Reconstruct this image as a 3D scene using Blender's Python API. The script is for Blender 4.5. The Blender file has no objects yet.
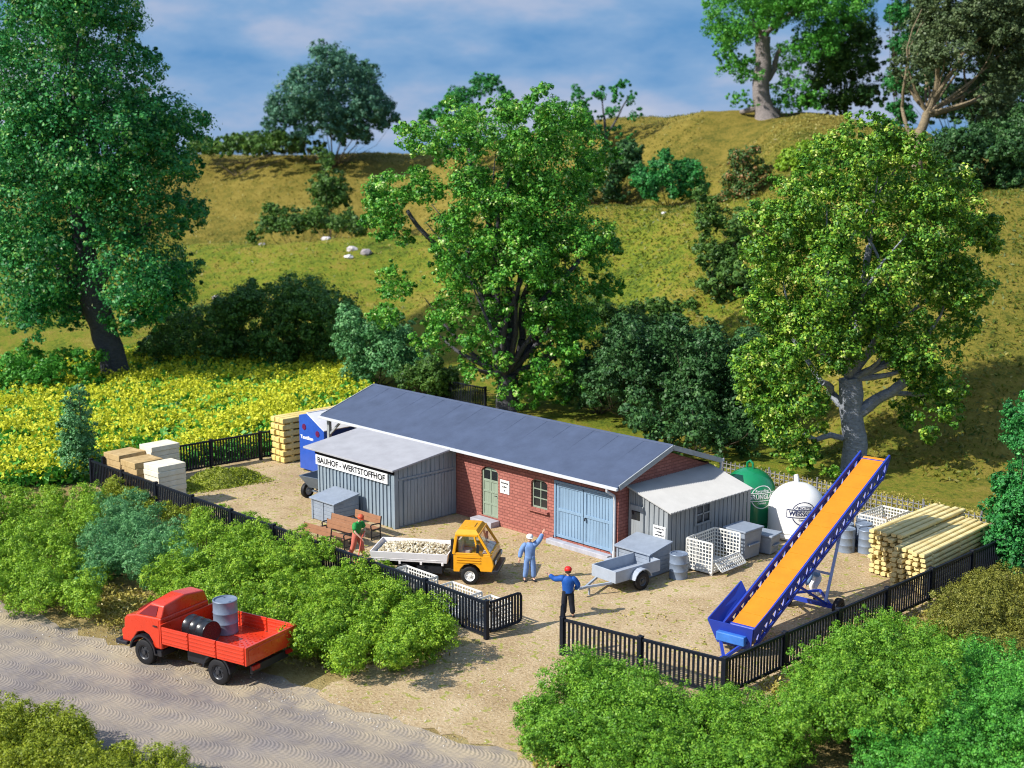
import bpy, bmesh, math, random
import numpy as np
from mathutils import Vector, Matrix, Euler
R = math.radians
PI = math.pi
random.seed(7)
S = bpy.context.scene
COL = S.collection
# ------------------------------------------------------------------ camera numbers (metres; a yard seen from a 15.7 m high viewpoint)
CAM = Vector((31.617, -36.451, 15.728)); PITCH = 0.17886; YAW = 0.79838; FPX = 1307.4
RIGHT = Vector((math.cos(YAW), math.sin(YAW), 0)); FLATF = Vector((-math.sin(YAW), math.cos(YAW), 0))
FWD = FLATF * math.cos(PITCH) + Vector((0, 0, -math.sin(PITCH))); UP = RIGHT.cross(FWD)

def at(px, py, z=0.0):
    d = FWD * FPX + RIGHT * (px - 512) + UP * (384 - py)
    return CAM + d * ((z - CAM.z) / d.z)

def bearing(px, dist):
    """ground point in the direction of a column at a ground distance"""
    return Vector((CAM.x, CAM.y, 0)) + FLATF * dist + RIGHT * ((px - 512) / FPX * dist)

# ------------------------------------------------------------------ terrain
COLX = [-400, 0, 100, 200, 300, 400, 500, 600, 700, 800, 900, 1000, 1300]
PROF = [
    [(95, 0), (110, 3.0), (127, 7.0), (146, 3.6), (176, 13.4)],
    [(95, 0), (110, 3.0), (127, 7.0), (146, 3.6), (176, 13.4)],
    [(93, 0), (115, 3.3), (128, 6.4), (146, 3.2), (176, 14.7)],
    [(93, 0), (115, 3.5), (126, 6.8), (145, 3.4), (176, 14.7)],
    [(92, 0), (110, 3.3), (122, 7.3), (141, 3.8), (171, 14.7)],
    [(90, 0), (110, 3.8), (122, 7.8), (140, 4.6), (171, 15.0)],
    [(85, 0), (105, 4.6), (120, 8.0), (133, 7.0), (160, 16.6)],
    [(80, 0), (100, 4.2), (113, 11.2), (127, 9.0), (150, 19.1)],
    [(76, 0), (90, 4.0), (108, 11.3), (121, 9.8), (139, 19.4)],
    [(70, 0), (88, 5.8), (104, 12.3), (126, 18.9), (142, 19.6)],
    [(64, 0), (80, 6.3), (95, 12.6), (118, 17.4)],
    [(60, 0), (75, 6.0), (90, 12.9), (115, 12.6)],
    [(58, 0), (75, 6.0), (90, 12.5), (115, 13.0)],
]
def _prof(p):
    q = [(0, 0)] + p
    q += [(p[-1][0] + 25, p[-1][1] - .6), (330, 6), (700, 0), (3000, 0)]
    return [a for a, b in q], [b for a, b in q]
_PX = [_prof(p) for p in PROF]
DG = np.linspace(0, 700, 1401)
TAB = np.array([np.interp(DG, a, b) for a, b in _PX])
k = np.hanning(19); k /= k.sum()
TAB = np.array([np.convolve(np.pad(t, 9, 'edge'), k, 'valid') for t in TAB])
def hnoise(x, y):
    return (np.sin(x * .21 + 1.3) * np.sin(y * .17 + .4) + .6 * np.sin(x * .43 + y * .31) + .5 * np.sin(x * .77 - y * .63 + 2) + .3 * np.sin(x * 1.5 + y * 1.1))
def height(x, y):
    x = np.asarray(x, float); y = np.asarray(y, float)
    dx, dy = x - CAM.x, y - CAM.y
    v = dx * FLATF.x + dy * FLATF.y; u = dx * RIGHT.x + dy * RIGHT.y
    vv = np.maximum(v, 1.0)
    c = np.clip(np.interp(u / vv * FPX + 512, COLX, np.arange(len(COLX))), 0, len(COLX) - 1.001)
    c = np.where(v < 1, len(COLX) / 2, c)
    i = c.astype(int); t = c - i; t = t * t * (3 - 2 * t)
    dd = np.clip(v / 0.5, 0, 1399.0); j = dd.astype(int); s = dd - j
    g = lambda a, b: TAB[a, b]
    h = (g(i, j) * (1 - s) + g(i, j + 1) * s) * (1 - t) + (g(i + 1, j) * (1 - s) + g(i + 1, j + 1) * s) * t
    h = np.where(v < 1, 0, h)
    return h + np.clip(h / 3, 0, 1) * .22 * hnoise(x, y)
def on_hill(px, dist):
    p = bearing(px, dist); p.z = float(height(p.x, p.y)); return p

# ------------------------------------------------------------------ materials
MAT = {}
def _new(name):
    m = bpy.data.materials.new(name); m.use_nodes = True
    nt = m.node_tree; return m, nt, nt.nodes['Principled BSDF']
def _n(nt, t, **kw):
    n = nt.nodes.new(t)
    for a, b in kw.items():
        if a in n.inputs: n.inputs[a].default_value = b
        else: setattr(n, a, b)
    return n
def ramp(nt, stops, fac):
    r = nt.nodes.new('ShaderNodeValToRGB')
    e = r.color_ramp.elements
    while len(e) < len(stops): e.new(.5)
    for el, (p, c) in zip(e, stops): el.position = p; el.color = (*c, 1)
    nt.links.new(fac, r.inputs[0]); return r.outputs[0]
def noise(nt, co, scale, detail=4, rough=.6):
    n = _n(nt, 'ShaderNodeTexNoise', Scale=scale, Detail=detail, Roughness=rough)
    nt.links.new(co, n.inputs['Vector']); return n.outputs['Fac']
def bump(nt, h, strength, dist, bsdf, prev=None):
    b = _n(nt, 'ShaderNodeBump', Strength=strength, Distance=dist)
    nt.links.new(h, b.inputs['Height'])
    if prev is not None: nt.links.new(prev, b.inputs['Normal'])
    nt.links.new(b.outputs[0], bsdf.inputs['Normal']); return b.outputs[0]
def mat(name, c, rough=.5, var=.18, scale=3.0, spec=.4, bm=0.0, bscale=40, coat=0.0, metal=0.0, c2=None):
    """plain painted / moulded surface with uneven tone, small wear and fine grain"""
    if name in MAT: return MAT[name]
    m, nt, b = _new(name)
    co = nt.nodes.new('ShaderNodeTexCoord').outputs['Object']
    f = noise(nt, co, scale, 6, .65)
    lo = tuple(max(0, x * (1 - var)) for x in c); hi = c2 if c2 else tuple(min(1, x * (1 + var)) for x in c)
    nt.links.new(ramp(nt, [(.3, lo), (.7, hi)], f), b.inputs['Base Color'])
    f2 = noise(nt, co, scale * 6, 3)
    rr = _n(nt, 'ShaderNodeMapRange'); rr.inputs['To Min'].default_value = max(.05, rough - .12); rr.inputs['To Max'].default_value = min(1, rough + .12)
    nt.links.new(f2, rr.inputs[0]); nt.links.new(rr.outputs[0], b.inputs['Roughness'])
    b.inputs['Specular IOR Level'].default_value = spec; b.inputs['Metallic'].default_value = metal
    b.inputs['Coat Weight'].default_value = coat
    if bm: bump(nt, noise(nt, co, bscale, 4), bm, .02, b)
    MAT[name] = m; return m
def leaf_mat(name, stops, rough=.5, spec=.35, trans=.25):
    if name in MAT: return MAT[name]
    m, nt, b = _new(name)
    a = _n(nt, 'ShaderNodeAttribute', attribute_name='tone')
    c = ramp(nt, stops, a.outputs['Fac'])
    nt.links.new(c, b.inputs['Base Color']); b.inputs['Roughness'].default_value = rough; b.inputs['Specular IOR Level'].default_value = spec
    t = nt.nodes.new('ShaderNodeBsdfTranslucent'); nt.links.new(c, t.inputs[0])
    mx = _n(nt, 'ShaderNodeMixShader'); mx.inputs[0].default_value = trans
    nt.links.new(b.outputs[0], mx.inputs[1]); nt.links.new(t.outputs[0], mx.inputs[2])
    nt.links.new(mx.outputs[0], nt.nodes['Material Output'].inputs[0])
    MAT[name] = m; return m
def brick_mat():
    m, nt, b = _new('brick')
    co = nt.nodes.new('ShaderNodeTexCoord').outputs['Object']
    sx = nt.nodes.new('ShaderNodeSeparateXYZ'); nt.links.new(co, sx.inputs[0])
    ad = _n(nt, 'ShaderNodeMath', operation='ADD'); nt.links.new(sx.outputs[0], ad.inputs[0]); nt.links.new(sx.outputs[1], ad.inputs[1])
    cb = nt.nodes.new('ShaderNodeCombineXYZ'); nt.links.new(ad.outputs[0], cb.inputs[0]); nt.links.new(sx.outputs[2], cb.inputs[1])
    br = _n(nt, 'ShaderNodeTexBrick', Scale=1.0)
    br.inputs['Color1'].default_value = (.42, .15, .115, 1); br.inputs['Color2'].default_value = (.33, .11, .085, 1); br.inputs['Mortar'].default_value = (.26, .085, .065, 1)
    br.inputs['Mortar Size'].default_value = .017; br.inputs['Brick Width'].default_value = .30; br.inputs['Row Height'].default_value = .13; br.inputs['Mortar Smooth'].default_value = .3
    nt.links.new(cb.outputs[0], br.inputs['Vector'])
    f = noise(nt, co, 2.2, 5); mx = _n(nt, 'ShaderNodeMix', data_type='RGBA', blend_type='MULTIPLY'); mx.inputs[0].default_value = .5
    nt.links.new(br.outputs['Color'], mx.inputs[6]); nt.links.new(ramp(nt, [(.3, (.72, .7, .7)), (.7, (1, 1, 1))], f), mx.inputs[7])
    nt.links.new(mx.outputs[2], b.inputs['Base Color']); b.inputs['Roughness'].default_value = .7
    iv = _n(nt, 'ShaderNodeMath', operation='SUBTRACT'); iv.inputs[0].default_value = 1; nt.links.new(br.outputs['Fac'], iv.inputs[1])
    bump(nt, iv.outputs[0], .9, .025, b)
    MAT['brick'] = m; return m
def ground_mat(name, stops, scale, bmp=.5, fine=30, rough=.9, speck=None):
    m, nt, b = _new(name)
    co = nt.nodes.new('ShaderNodeTexCoord').outputs['Object']
    f = noise(nt, co, scale, 9, .72); g = noise(nt, co, fine, 5, .7)
    mx = _n(nt, 'ShaderNodeMath', operation='MULTIPLY_ADD'); nt.links.new(g, mx.inputs[0]); mx.inputs[1].default_value = .62
    sb = _n(nt, 'ShaderNodeMath', operation='MULTIPLY'); nt.links.new(f, sb.inputs[0]); sb.inputs[1].default_value = .5
    nt.links.new(sb.outputs[0], mx.inputs[2])
    col = ramp(nt, stops, mx.outputs[0])
    if speck:
        h = noise(nt, co, speck[1], 2); r2 = ramp(nt, [(speck[2], (0, 0, 0)), (speck[2] + .05, (1, 1, 1))], h)
        mm = _n(nt, 'ShaderNodeMix', data_type='RGBA'); nt.links.new(r2, mm.inputs[0]); nt.links.new(col, mm.inputs[6]); mm.inputs[7].default_value = (*speck[0], 1); col = mm.outputs[2]
    nt.links.new(col, b.inputs['Base Color']); b.inputs['Roughness'].default_value = rough; b.inputs['Specular IOR Level'].default_value = .15
    bump(nt, mx.outputs[0], bmp, .08, b)
    MAT[name] = m; return m
def cobble_mat():
    """small setts laid in rows of arcs: grooves follow y + arch(x)"""
    m, nt, b = _new('cobble')
    co = nt.nodes.new('ShaderNodeTexCoord').outputs['Object']
    nz = _n(nt, 'ShaderNodeTexNoise', Scale=.7, Detail=2.0); nt.links.new(co, nz.inputs['Vector'])
    wp = _n(nt, 'ShaderNodeVectorMath', operation='SCALE'); nt.links.new(nz.outputs['Color'], wp.inputs[0]); wp.inputs['Scale'].default_value = .35
    ad = _n(nt, 'ShaderNodeVectorMath', operation='ADD'); nt.links.new(co, ad.inputs[0]); nt.links.new(wp.outputs[0], ad.inputs[1])
    s = nt.nodes.new('ShaderNodeSeparateXYZ'); nt.links.new(ad.outputs[0], s.inputs[0])
    def M(op, a, bb=None):
        n = _n(nt, 'ShaderNodeMath', operation=op)
        for i, v in enumerate((a, bb)):
            if v is None: continue
            if isinstance(v, (int, float)): n.inputs[i].default_value = v
            else: nt.links.new(v, n.inputs[i])
        return n.outputs[0]
    W = .85
    t = M('DIVIDE', s.outputs[1], W); fr = M('SUBTRACT', M('FRACT', t), .5)
    arch = M('SQRT', M('MAXIMUM', M('SUBTRACT', .27, M('MULTIPLY', fr, fr)), 0.0))
    ph = M('MULTIPLY', M('SUBTRACT', s.outputs[0], M('MULTIPLY', arch, 1.0)), 2 * PI / .135)
    wv = M('SINE', ph)
    ang = M('ADD', M('MULTIPLY', fr, 40), M('MULTIPLY', M('FLOOR', M('DIVIDE', ph, 2 * PI)), 1.57))
    w2 = M('MULTIPLY', M('SINE', ang), .25)
    hgt = M('ADD', wv, w2)
    f = noise(nt, co, .5, 7, .7)
    mt = _n(nt, 'ShaderNodeMapRange'); mt.inputs['From Min'].default_value = .9; mt.inputs['From Max'].default_value = 3.0; nt.links.new(s.outputs[1], mt.inputs[0])
    c1 = ramp(nt, [(.3, (.17, .145, .135)), (.55, (.235, .205, .19)), (.72, (.31, .265, .225))], f)
    mr = _n(nt, 'ShaderNodeMapRange'); mr.inputs['From Min'].default_value = -1.0; mr.inputs['From Max'].default_value = .2; mr.inputs['To Min'].default_value = .78; mr.inputs['To Max'].default_value = 1; nt.links.new(hgt, mr.inputs[0])
    mx = _n(nt, 'ShaderNodeMix', data_type='RGBA', blend_type='MULTIPLY'); mx.inputs[0].default_value = 1; nt.links.new(c1, mx.inputs[6]); nt.links.new(mr.outputs[0], mx.inputs[7])
    # sand lying in the joints in patches
    g = noise(nt, co, .42, 8, .75); rs = ramp(nt, [(.42, (0, 0, 0)), (.60, (1, 1, 1))], g)
    m2 = _n(nt, 'ShaderNodeMix', data_type='RGBA'); nt.links.new(M('MINIMUM', M('ADD', M('MULTIPLY', rs, .5), M('MULTIPLY', mt.outputs[0], M('ADD', .25, M('MULTIPLY', rs, .8)))), .95), m2.inputs[0]); nt.links.new(mx.outputs[2], m2.inputs[6]); m2.inputs[7].default_value = (.40, .325, .22, 1)
    nt.links.new(m2.outputs[2], b.inputs['Base Color']); b.inputs['Roughness'].default_value = .85; b.inputs['Specular IOR Level'].default_value = .2
    p = bump(nt, hgt, .27, .03, b); bump(nt, noise(nt, co, 25, 4), .3, .03, b, p)
    MAT['cobble'] = m; return m
def plank_mat(name, c, pitch=.3, groove=.25, axis='xy', var=.15, rough=.55):
    """painted boards: narrow grooves every `pitch`, fine vertical grain"""
    m, nt, b = _new(name)
    co = nt.nodes.new('ShaderNodeTexCoord').outputs['Object']
    mp = _n(nt, 'ShaderNodeMapping'); mp.inputs['Scale'].default_value = (14, 14, .8); nt.links.new(co, mp.inputs[0])
    f = noise(nt, mp.outputs[0], 1.0, 5); g = noise(nt, co, .9, 5)
    c1 = ramp(nt, [(.3, tuple(x * (1 - var) for x in c)), (.7, tuple(x * (1 + var) for x in c))], f)
    mx = _n(nt, 'ShaderNodeMix', data_type='RGBA', blend_type='MULTIPLY'); mx.inputs[0].default_value = .6; nt.links.new(c1, mx.inputs[6]); nt.links.new(ramp(nt, [(.3, (.75, .75, .75)), (.7, (1, 1, 1))], g), mx.inputs[7])
    nt.links.new(mx.outputs[2], b.inputs['Base Color']); b.inputs['Roughness'].default_value = rough
    bump(nt, f, .25, .01, b)
    MAT[name] = m; return m

def glass_mat():
    m, nt, b = _new('glass'); b.inputs['Base Color'].default_value = (.9, .93, .95, 1); b.inputs['Roughness'].default_value = .03
    g = nt.nodes.new('ShaderNodeBsdfTransparent'); g.inputs[0].default_value = (.9, .93, .93, 1); mx = _n(nt, 'ShaderNodeMixShader'); mx.inputs[0].default_value = .28
    gl = nt.nodes.new('ShaderNodeBsdfGlossy'); gl.inputs['Roughness'].default_value = .04
    nt.links.new(g.outputs[0], mx.inputs[1]); nt.links.new(gl.outputs[0], mx.inputs[2]); nt.links.new(mx.outputs[0], nt.nodes['Material Output'].inputs[0])
    MAT['glass'] = m; return m

# ------------------------------------------------------------------ object helpers
def tag(o, label=None, cat=None, group=None, kind=None):
    if label: o['label'] = label
    if cat: o['category'] = cat
    if group: o['group'] = group
    if kind or label: o['kind'] = kind or 'thing'
    return o
def empty(name, loc, rz=0, label=None, cat=None, group=None):
    o = bpy.data.objects.new(name, None); COL.objects.link(o); o.location = loc; o.rotation_euler = (0, 0, rz); o.empty_display_size = .3
    return tag(o, label, cat, group)
def link(name, me, m=None, parent=None, loc=None, rz=0):
    o = bpy.data.objects.new(name, me); COL.objects.link(o)
    if m is not None: me.materials.append(m)
    if parent: o.parent = parent
    if loc is not None: o.location = loc
    if rz: o.rotation_euler.z = rz
    return o
def copy_tree(o, parent=None):
    c = o.copy(); COL.objects.link(c)
    if parent: c.parent = parent
    for ch in list(o.children): copy_tree(ch, c)
    return c
class MB:
    def __init__(s): s.v = []; s.f = []
    def add(s, vs, fs):
        n = len(s.v); s.v += [tuple(v) for v in vs]; s.f += [tuple(i + n for i in f) for f in fs]; return s
    def box(s, x0, x1, y0, y1, z0, z1, M=None):
        vs = [Vector((x, y, z)) for z in (z0, z1) for x, y in ((x0, y0), (x1, y0), (x1, y1), (x0, y1))]
        if M: vs = [M @ v for v in vs]
        return s.add(vs, [(3, 2, 1, 0), (4, 5, 6, 7), (0, 1, 5, 4), (1, 2, 6, 5), (2, 3, 7, 6), (3, 0, 4, 7)])
    def cbox(s, c, d, rot=(0, 0, 0)):
        M = Matrix.Translation(Vector(c)) @ Euler(rot).to_matrix().to_4x4(); a, b, e = d[0] / 2, d[1] / 2, d[2] / 2
        return s.box(-a, a, -b, b, -e, e, M)
    def bar(s, p, q, w, h, up=(0, 0, 1)):
        p, q = Vector(p), Vector(q); d = (q - p).normalized(); u = Vector(up)
        if abs(d.dot(u)) > .98: u = Vector((0, 1, 0))
        a = d.cross(u).normalized(); c = a.cross(d).normalized(); vs = []
        for e in (p, q):
            for i, j in ((-1, -1), (1, -1), (1, 1), (-1, 1)): vs.append(e + a * i * w / 2 + c * j * h / 2)
        return s.add(vs, [(3, 2, 1, 0), (4, 5, 6, 7), (0, 1, 5, 4), (1, 2, 6, 5), (2, 3, 7, 6), (3, 0, 4, 7)])
    def tube(s, pts, r, n=8, cap=True):
        pts = [Vector(p) for p in pts]; rs = r if isinstance(r, (list, tuple)) else [r] * len(pts); vs = []; fs = []
        a = None
        for i, p in enumerate(pts):
            d = (pts[min(i + 1, len(pts) - 1)] - pts[max(i - 1, 0)]).normalized()
            if a is None:
                a = d.cross(Vector((0, 0, 1)) if abs(d.z) < .9 else Vector((1, 0, 0))).normalized()
            a = (a - d * a.dot(d)).normalized(); b = d.cross(a)
            for j in range(n):
                t = 2 * PI * j / n; vs.append(p + (a * math.cos(t) + b * math.sin(t)) * rs[i])
        for i in range(len(pts) - 1):
            for j in range(n):
                fs.append((i * n + j, i * n + (j + 1) % n, (i + 1) * n + (j + 1) % n, (i + 1) * n + j))
        if cap: fs += [tuple(range(n))[::-1], tuple((len(pts) - 1) * n + j for j in range(n))]
        return s.add(vs, fs)
    def lathe(s, prof, n=24, M=None, cap=True):
        vs = []; fs = []
        for r, z in prof:
            for j in range(n):
                t = 2 * PI * j / n; v = Vector((r * math.cos(t), r * math.sin(t), z)); vs.append(M @ v if M else v)
        for i in range(len(prof) - 1):
            for j in range(n): fs.append((i * n + j, i * n + (j + 1) % n, (i + 1) * n + (j + 1) % n, (i + 1) * n + j))
        if cap: fs += [tuple(range(n))[::-1], tuple((len(prof) - 1) * n + j for j in range(n))]
        return s.add(vs, fs)
    def prism(s, poly, y0, y1, M=None, y2=None, y3=None):
        """polygon in x,z (counter-clockwise seen from -y) swept along y"""
        n = len(poly); vs = [Vector((x, y0, z)) for x, z in poly] + [Vector((x, y1, z)) for x, z in poly]
        if M: vs = [M @ v for v in vs]
        fs = [tuple(range(n)), tuple(range(2 * n - 1, n - 1, -1))] + [((i + 1) % n, i, n + i, n + (i + 1) % n) for i in range(n)]
        return s.add(vs, fs)
    def build(s, name, m, parent=None, bevel=0, smooth=False, loc=None, rz=0, seg=2):
        me = bpy.data.meshes.new(name); me.from_pydata(s.v, [], s.f); me.validate()
        bm = bmesh.new(); bm.from_mesh(me); bmesh.ops.recalc_face_normals(bm, faces=bm.faces); bm.to_mesh(me); bm.free()
        o = link(name, me, m, parent, loc, rz)
        if smooth:
            for p in me.polygons: p.use_smooth = True
            me.set_sharp_from_angle(angle=R(38))
        if bevel:
            b = o.modifiers.new('bevel', 'BEVEL'); b.width = bevel; b.segments = seg; b.limit_method = 'ANGLE'; b.angle_limit = R(40)
        return o
def flip(M): return M
def text_mesh(body, size, extrude=.004, width=None):
    cu = bpy.data.curves.new('lettering', 'FONT'); cu.body = body; cu.size = size; cu.extrude = extrude; cu.align_x = 'CENTER'; cu.align_y = 'CENTER'; cu.resolution_u = 3; cu.offset = size * .028
    o = bpy.data.objects.new('lettering', cu); COL.objects.link(o); bpy.context.view_layer.update()
    me = bpy.data.meshes.new_from_object(o.evaluated_get(bpy.context.evaluated_depsgraph_get()))
    bpy.data.objects.remove(o)
    if width:
        xs = [v.co.x for v in me.vertices]; w = max(xs) - min(xs); c = (max(xs) + min(xs)) / 2
        for v in me.vertices: v.co.x = (v.co.x - c) * width / w
    me.name = 'lettering'; me.materials.clear(); return me
def merge(mes):
    bm = bmesh.new()
    for me, M in mes:
        me.transform(M); bm.from_mesh(me)
    out = bpy.data.meshes.new('lettering'); bm.to_mesh(out); bm.free(); return out

# ------------------------------------------------------------------ foliage
def leaf_mesh(name, P, Nrm, size, tone, rng, aspect=.62, fold=.18):
    """one small folded leaf face per point"""
    n = len(P)
    t = rng.normal(size=(n, 3)); t -= Nrm * (t * Nrm).sum(1, keepdims=True); t /= np.linalg.norm(t, axis=1, keepdims=True) + 1e-9
    b = np.cross(Nrm, t); L = size[:, None] * .5; W = L * aspect
    v = np.empty((n, 4, 3)); up = Nrm * size[:, None] * fold
    v[:, 0] = P - t * L; v[:, 1] = P + b * W + up; v[:, 2] = P + t * L; v[:, 3] = P - b * W + up * .6
    me = bpy.data.meshes.new(name)
    me.vertices.add(4 * n); me.vertices.foreach_set('co', v.reshape(-1).astype(np.float32))
    me.loops.add(4 * n); me.loops.foreach_set('vertex_index', np.arange(4 * n, dtype=np.int32))
    me.polygons.add(n); me.polygons.foreach_set('loop_start', np.arange(0, 4 * n, 4, dtype=np.int32))
    a = me.attributes.new('tone', 'FLOAT', 'FACE'); a.data.foreach_set('value', np.clip(tone, 0, 1).astype(np.float32))
    me.update(calc_edges=True); return me
def unit(a): return a / (np.linalg.norm(a, axis=1, keepdims=True) + 1e-9)
def cloud(balls, count, lsize, rng, sub=.30, shell=.78, spread=.34, floor=None, flat=1.0, cap=3.6):
    """balls: (x,y,z,r). Leaves gathered in small tufts sitting on and just inside each ball."""
    balls = np.array(balls, float); w = balls[:, 3] ** 2; w /= w.sum()
    ntuft = max(6, int(count / 40)); bi = rng.choice(len(balls), ntuft, p=w)
    d = unit(rng.normal(size=(ntuft, 3))); rr = shell + (1.0 - shell) * rng.random(ntuft) ** .6
    deep = rng.random(ntuft) < .22; rr[deep] *= .25 + .45 * rng.random(deep.sum())
    rb = balls[bi, 3]
    c = balls[bi, :3] + d * (rb * rr)[:, None] * np.array([1, 1, flat])
    tr = np.minimum(sub * rb * (.55 + .8 * rng.random(ntuft)), lsize * cap); tt = rng.normal(.5, .13, ntuft)
    ti = rng.integers(0, ntuft, count)
    off = unit(rng.normal(size=(count, 3))) * (rng.random(count) ** .5)[:, None]
    P = c[ti] + off * tr[ti][:, None] * np.array([1, 1, .8])
    Nn = unit(off * .9 + d[ti] * .5 + np.array([0, 0, .35]) + rng.normal(size=(count, 3)) * spread)
    size = lsize * (.6 + .8 * rng.random(count)); tone = tt[ti] + rng.normal(0, .17, count)
    dp_ = deep[ti]; size[dp_] *= 1.25; P[dp_] += unit(rng.normal(size=(dp_.sum(), 3))) * tr[ti][dp_][:, None] * 1.6
    if floor is not None:
        k = P[:, 2] > floor; P, Nn, size, tone = P[k], Nn[k], size[k], tone[k]
    return P, Nn, size, tone
G_TREE = dict(
    left=[(0, (.012, .085, .026)), (.36, (.03, .215, .058)), (.66, (.075, .36, .08)), (.88, (.24, .52, .08)), (1, (.65, .75, .4))],
    mid=[(0, (.022, .10, .014)), (.35, (.06, .26, .028)), (.62, (.14, .43, .045)), (.86, (.32, .56, .06)), (1, (.65, .74, .35))],
    right=[(0, (.02, .08, .012)), (.34, (.065, .21, .02)), (.58, (.16, .36, .03)), (.82, (.42, .58, .05)), (1, (.66, .70, .25))],
    foam=[(0, (.085, .20, .013)), (.4, (.20, .38, .022)), (.7, (.31, .50, .03)), (1, (.45, .60, .06))],
    moss=[(0, (.06, .17, .014)), (.4, (.125, .31, .022)), (.7, (.21, .42, .03)), (1, (.32, .52, .05))],
    yfoam=[(0, (.11, .15, .010)), (.4, (.22, .29, .016)), (.7, (.33, .39, .022)), (1, (.43, .48, .05))],
    fresh=[(0, (.035, .16, .018)), (.4, (.075, .31, .035)), (.7, (.13, .43, .05)), (1, (.22, .52, .065))],
    blue=[(0, (.05, .17, .055)), (.4, (.10, .30, .10)), (.7, (.17, .40, .145)), (1, (.28, .52, .2))],
    emerald=[(0, (.012, .09, .022)), (.4, (.03, .20, .045)), (.7, (.06, .30, .06)), (1, (.10, .46, .09))],
    dark=[(0, (.035, .085, .018)), (.4, (.07, .17, .03)), (.7, (.12, .245, .042)), (1, (.20, .33, .06))],
    bdark=[(0, (.02, .062, .02)), (.4, (.042, .125, .036)), (.7, (.07, .185, .05)), (1, (.13, .26, .07))],
    teal=[(0, (.035, .11, .07)), (.4, (.07, .19, .115)), (.7, (.085, .23, .14)), (1, (.13, .30, .18))],
    olive=[(0, (.09, .105, .014)), (.4, (.175, .19, .025)), (.7, (.26, .26, .04)), (1, (.35, .34, .06))],
    grey=[(0, (.05, .085, .035)), (.4, (.09, .145, .055)), (.7, (.135, .19, .075)), (1, (.20, .26, .11))],
    thicket=[(0, (.045, .11, .025)), (.4, (.09, .21, .04)), (.7, (.15, .31, .055)), (1, (.24, .40, .08))],
    rust=[(0, (.04, .10, .02)), (.55, (.09, .19, .04)), (.7, (.34, .18, .06)), (1, (.46, .25, .1))],
    straw=[(0, (.20, .16, .045)), (.5, (.34, .28, .08)), (1, (.46, .40, .14))],
)
def lm(k): return leaf_mat('foliage_' + k, G_TREE[k])
def px_balls(base, dist, clumps, rng, depth=1.0, copies=3, base_px=None):
    """clumps measured as (x, y, radius) on a plane facing the camera through the plant, then given depth so that the crown is round"""
    sc = dist / FPX; bx, by = base_px; out = []
    cx = [c[0] for c in clumps]; lo = min(c[0] - c[2] for c in clumps); hi = max(c[0] + c[2] for c in clumps); half = (hi - lo) / 2; mid = (hi + lo) / 2
    for x, y, r in clumps:
        t = min(1, abs(x - mid) / half); D = half * math.sqrt(max(.05, 1 - t * t)) * sc * depth
        for q in range(copies):
            dy = ((q + .5) / copies * 2 - 1) * D * .85 + rng.normal() * .1 * D if copies > 1 else 0
            s = 1 if copies == 1 else (.8 + .25 * rng.random())
            p = Vector(base) + RIGHT * ((x - bx) * sc) + FLATF * dy + Vector((0, 0, (by - y) * sc * 1.015)) + Vector((rng.normal(), rng.normal(), rng.normal())) * .12 * r * sc
            out.append((p.x, p.y, p.z, r * sc * s))
    return out
def bark_mat(name, c):
    if name in MAT: return MAT[name]
    m, nt, b = _new(name); co = nt.nodes.new('ShaderNodeTexCoord').outputs['Object']
    mp = _n(nt, 'ShaderNodeMapping'); mp.inputs['Scale'].default_value = (3, 3, 9); nt.links.new(co, mp.inputs[0])
    f = noise(nt, mp.outputs[0], 1.3, 7, .7); nt.links.new(ramp(nt, [(.3, tuple(x * .45 for x in c)), (.65, c), (.8, tuple(x * 1.7 for x in c))], f), b.inputs['Base Color'])
    b.inputs['Roughness'].default_value = .75; bump(nt, f, .8, .12, b); MAT[name] = m; return m
def mat_balls(clumps, H, rng):
    """a low spreading thicket: many small rounded tufts standing on the ground"""
    out = []
    for x, y, r in clumps:
        for i in range(max(5, int((r / 5.4) ** 2))):
            a, q = rng.random() * 6.283, r * .95 * rng.random() ** .5; z = H * (.14 + .78 * rng.random()); p = at(x + q * math.cos(a), y + q * math.sin(a), z)
            out.append((p.x, p.y, p.z, .24 + .30 * rng.random()))
    return out
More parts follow.
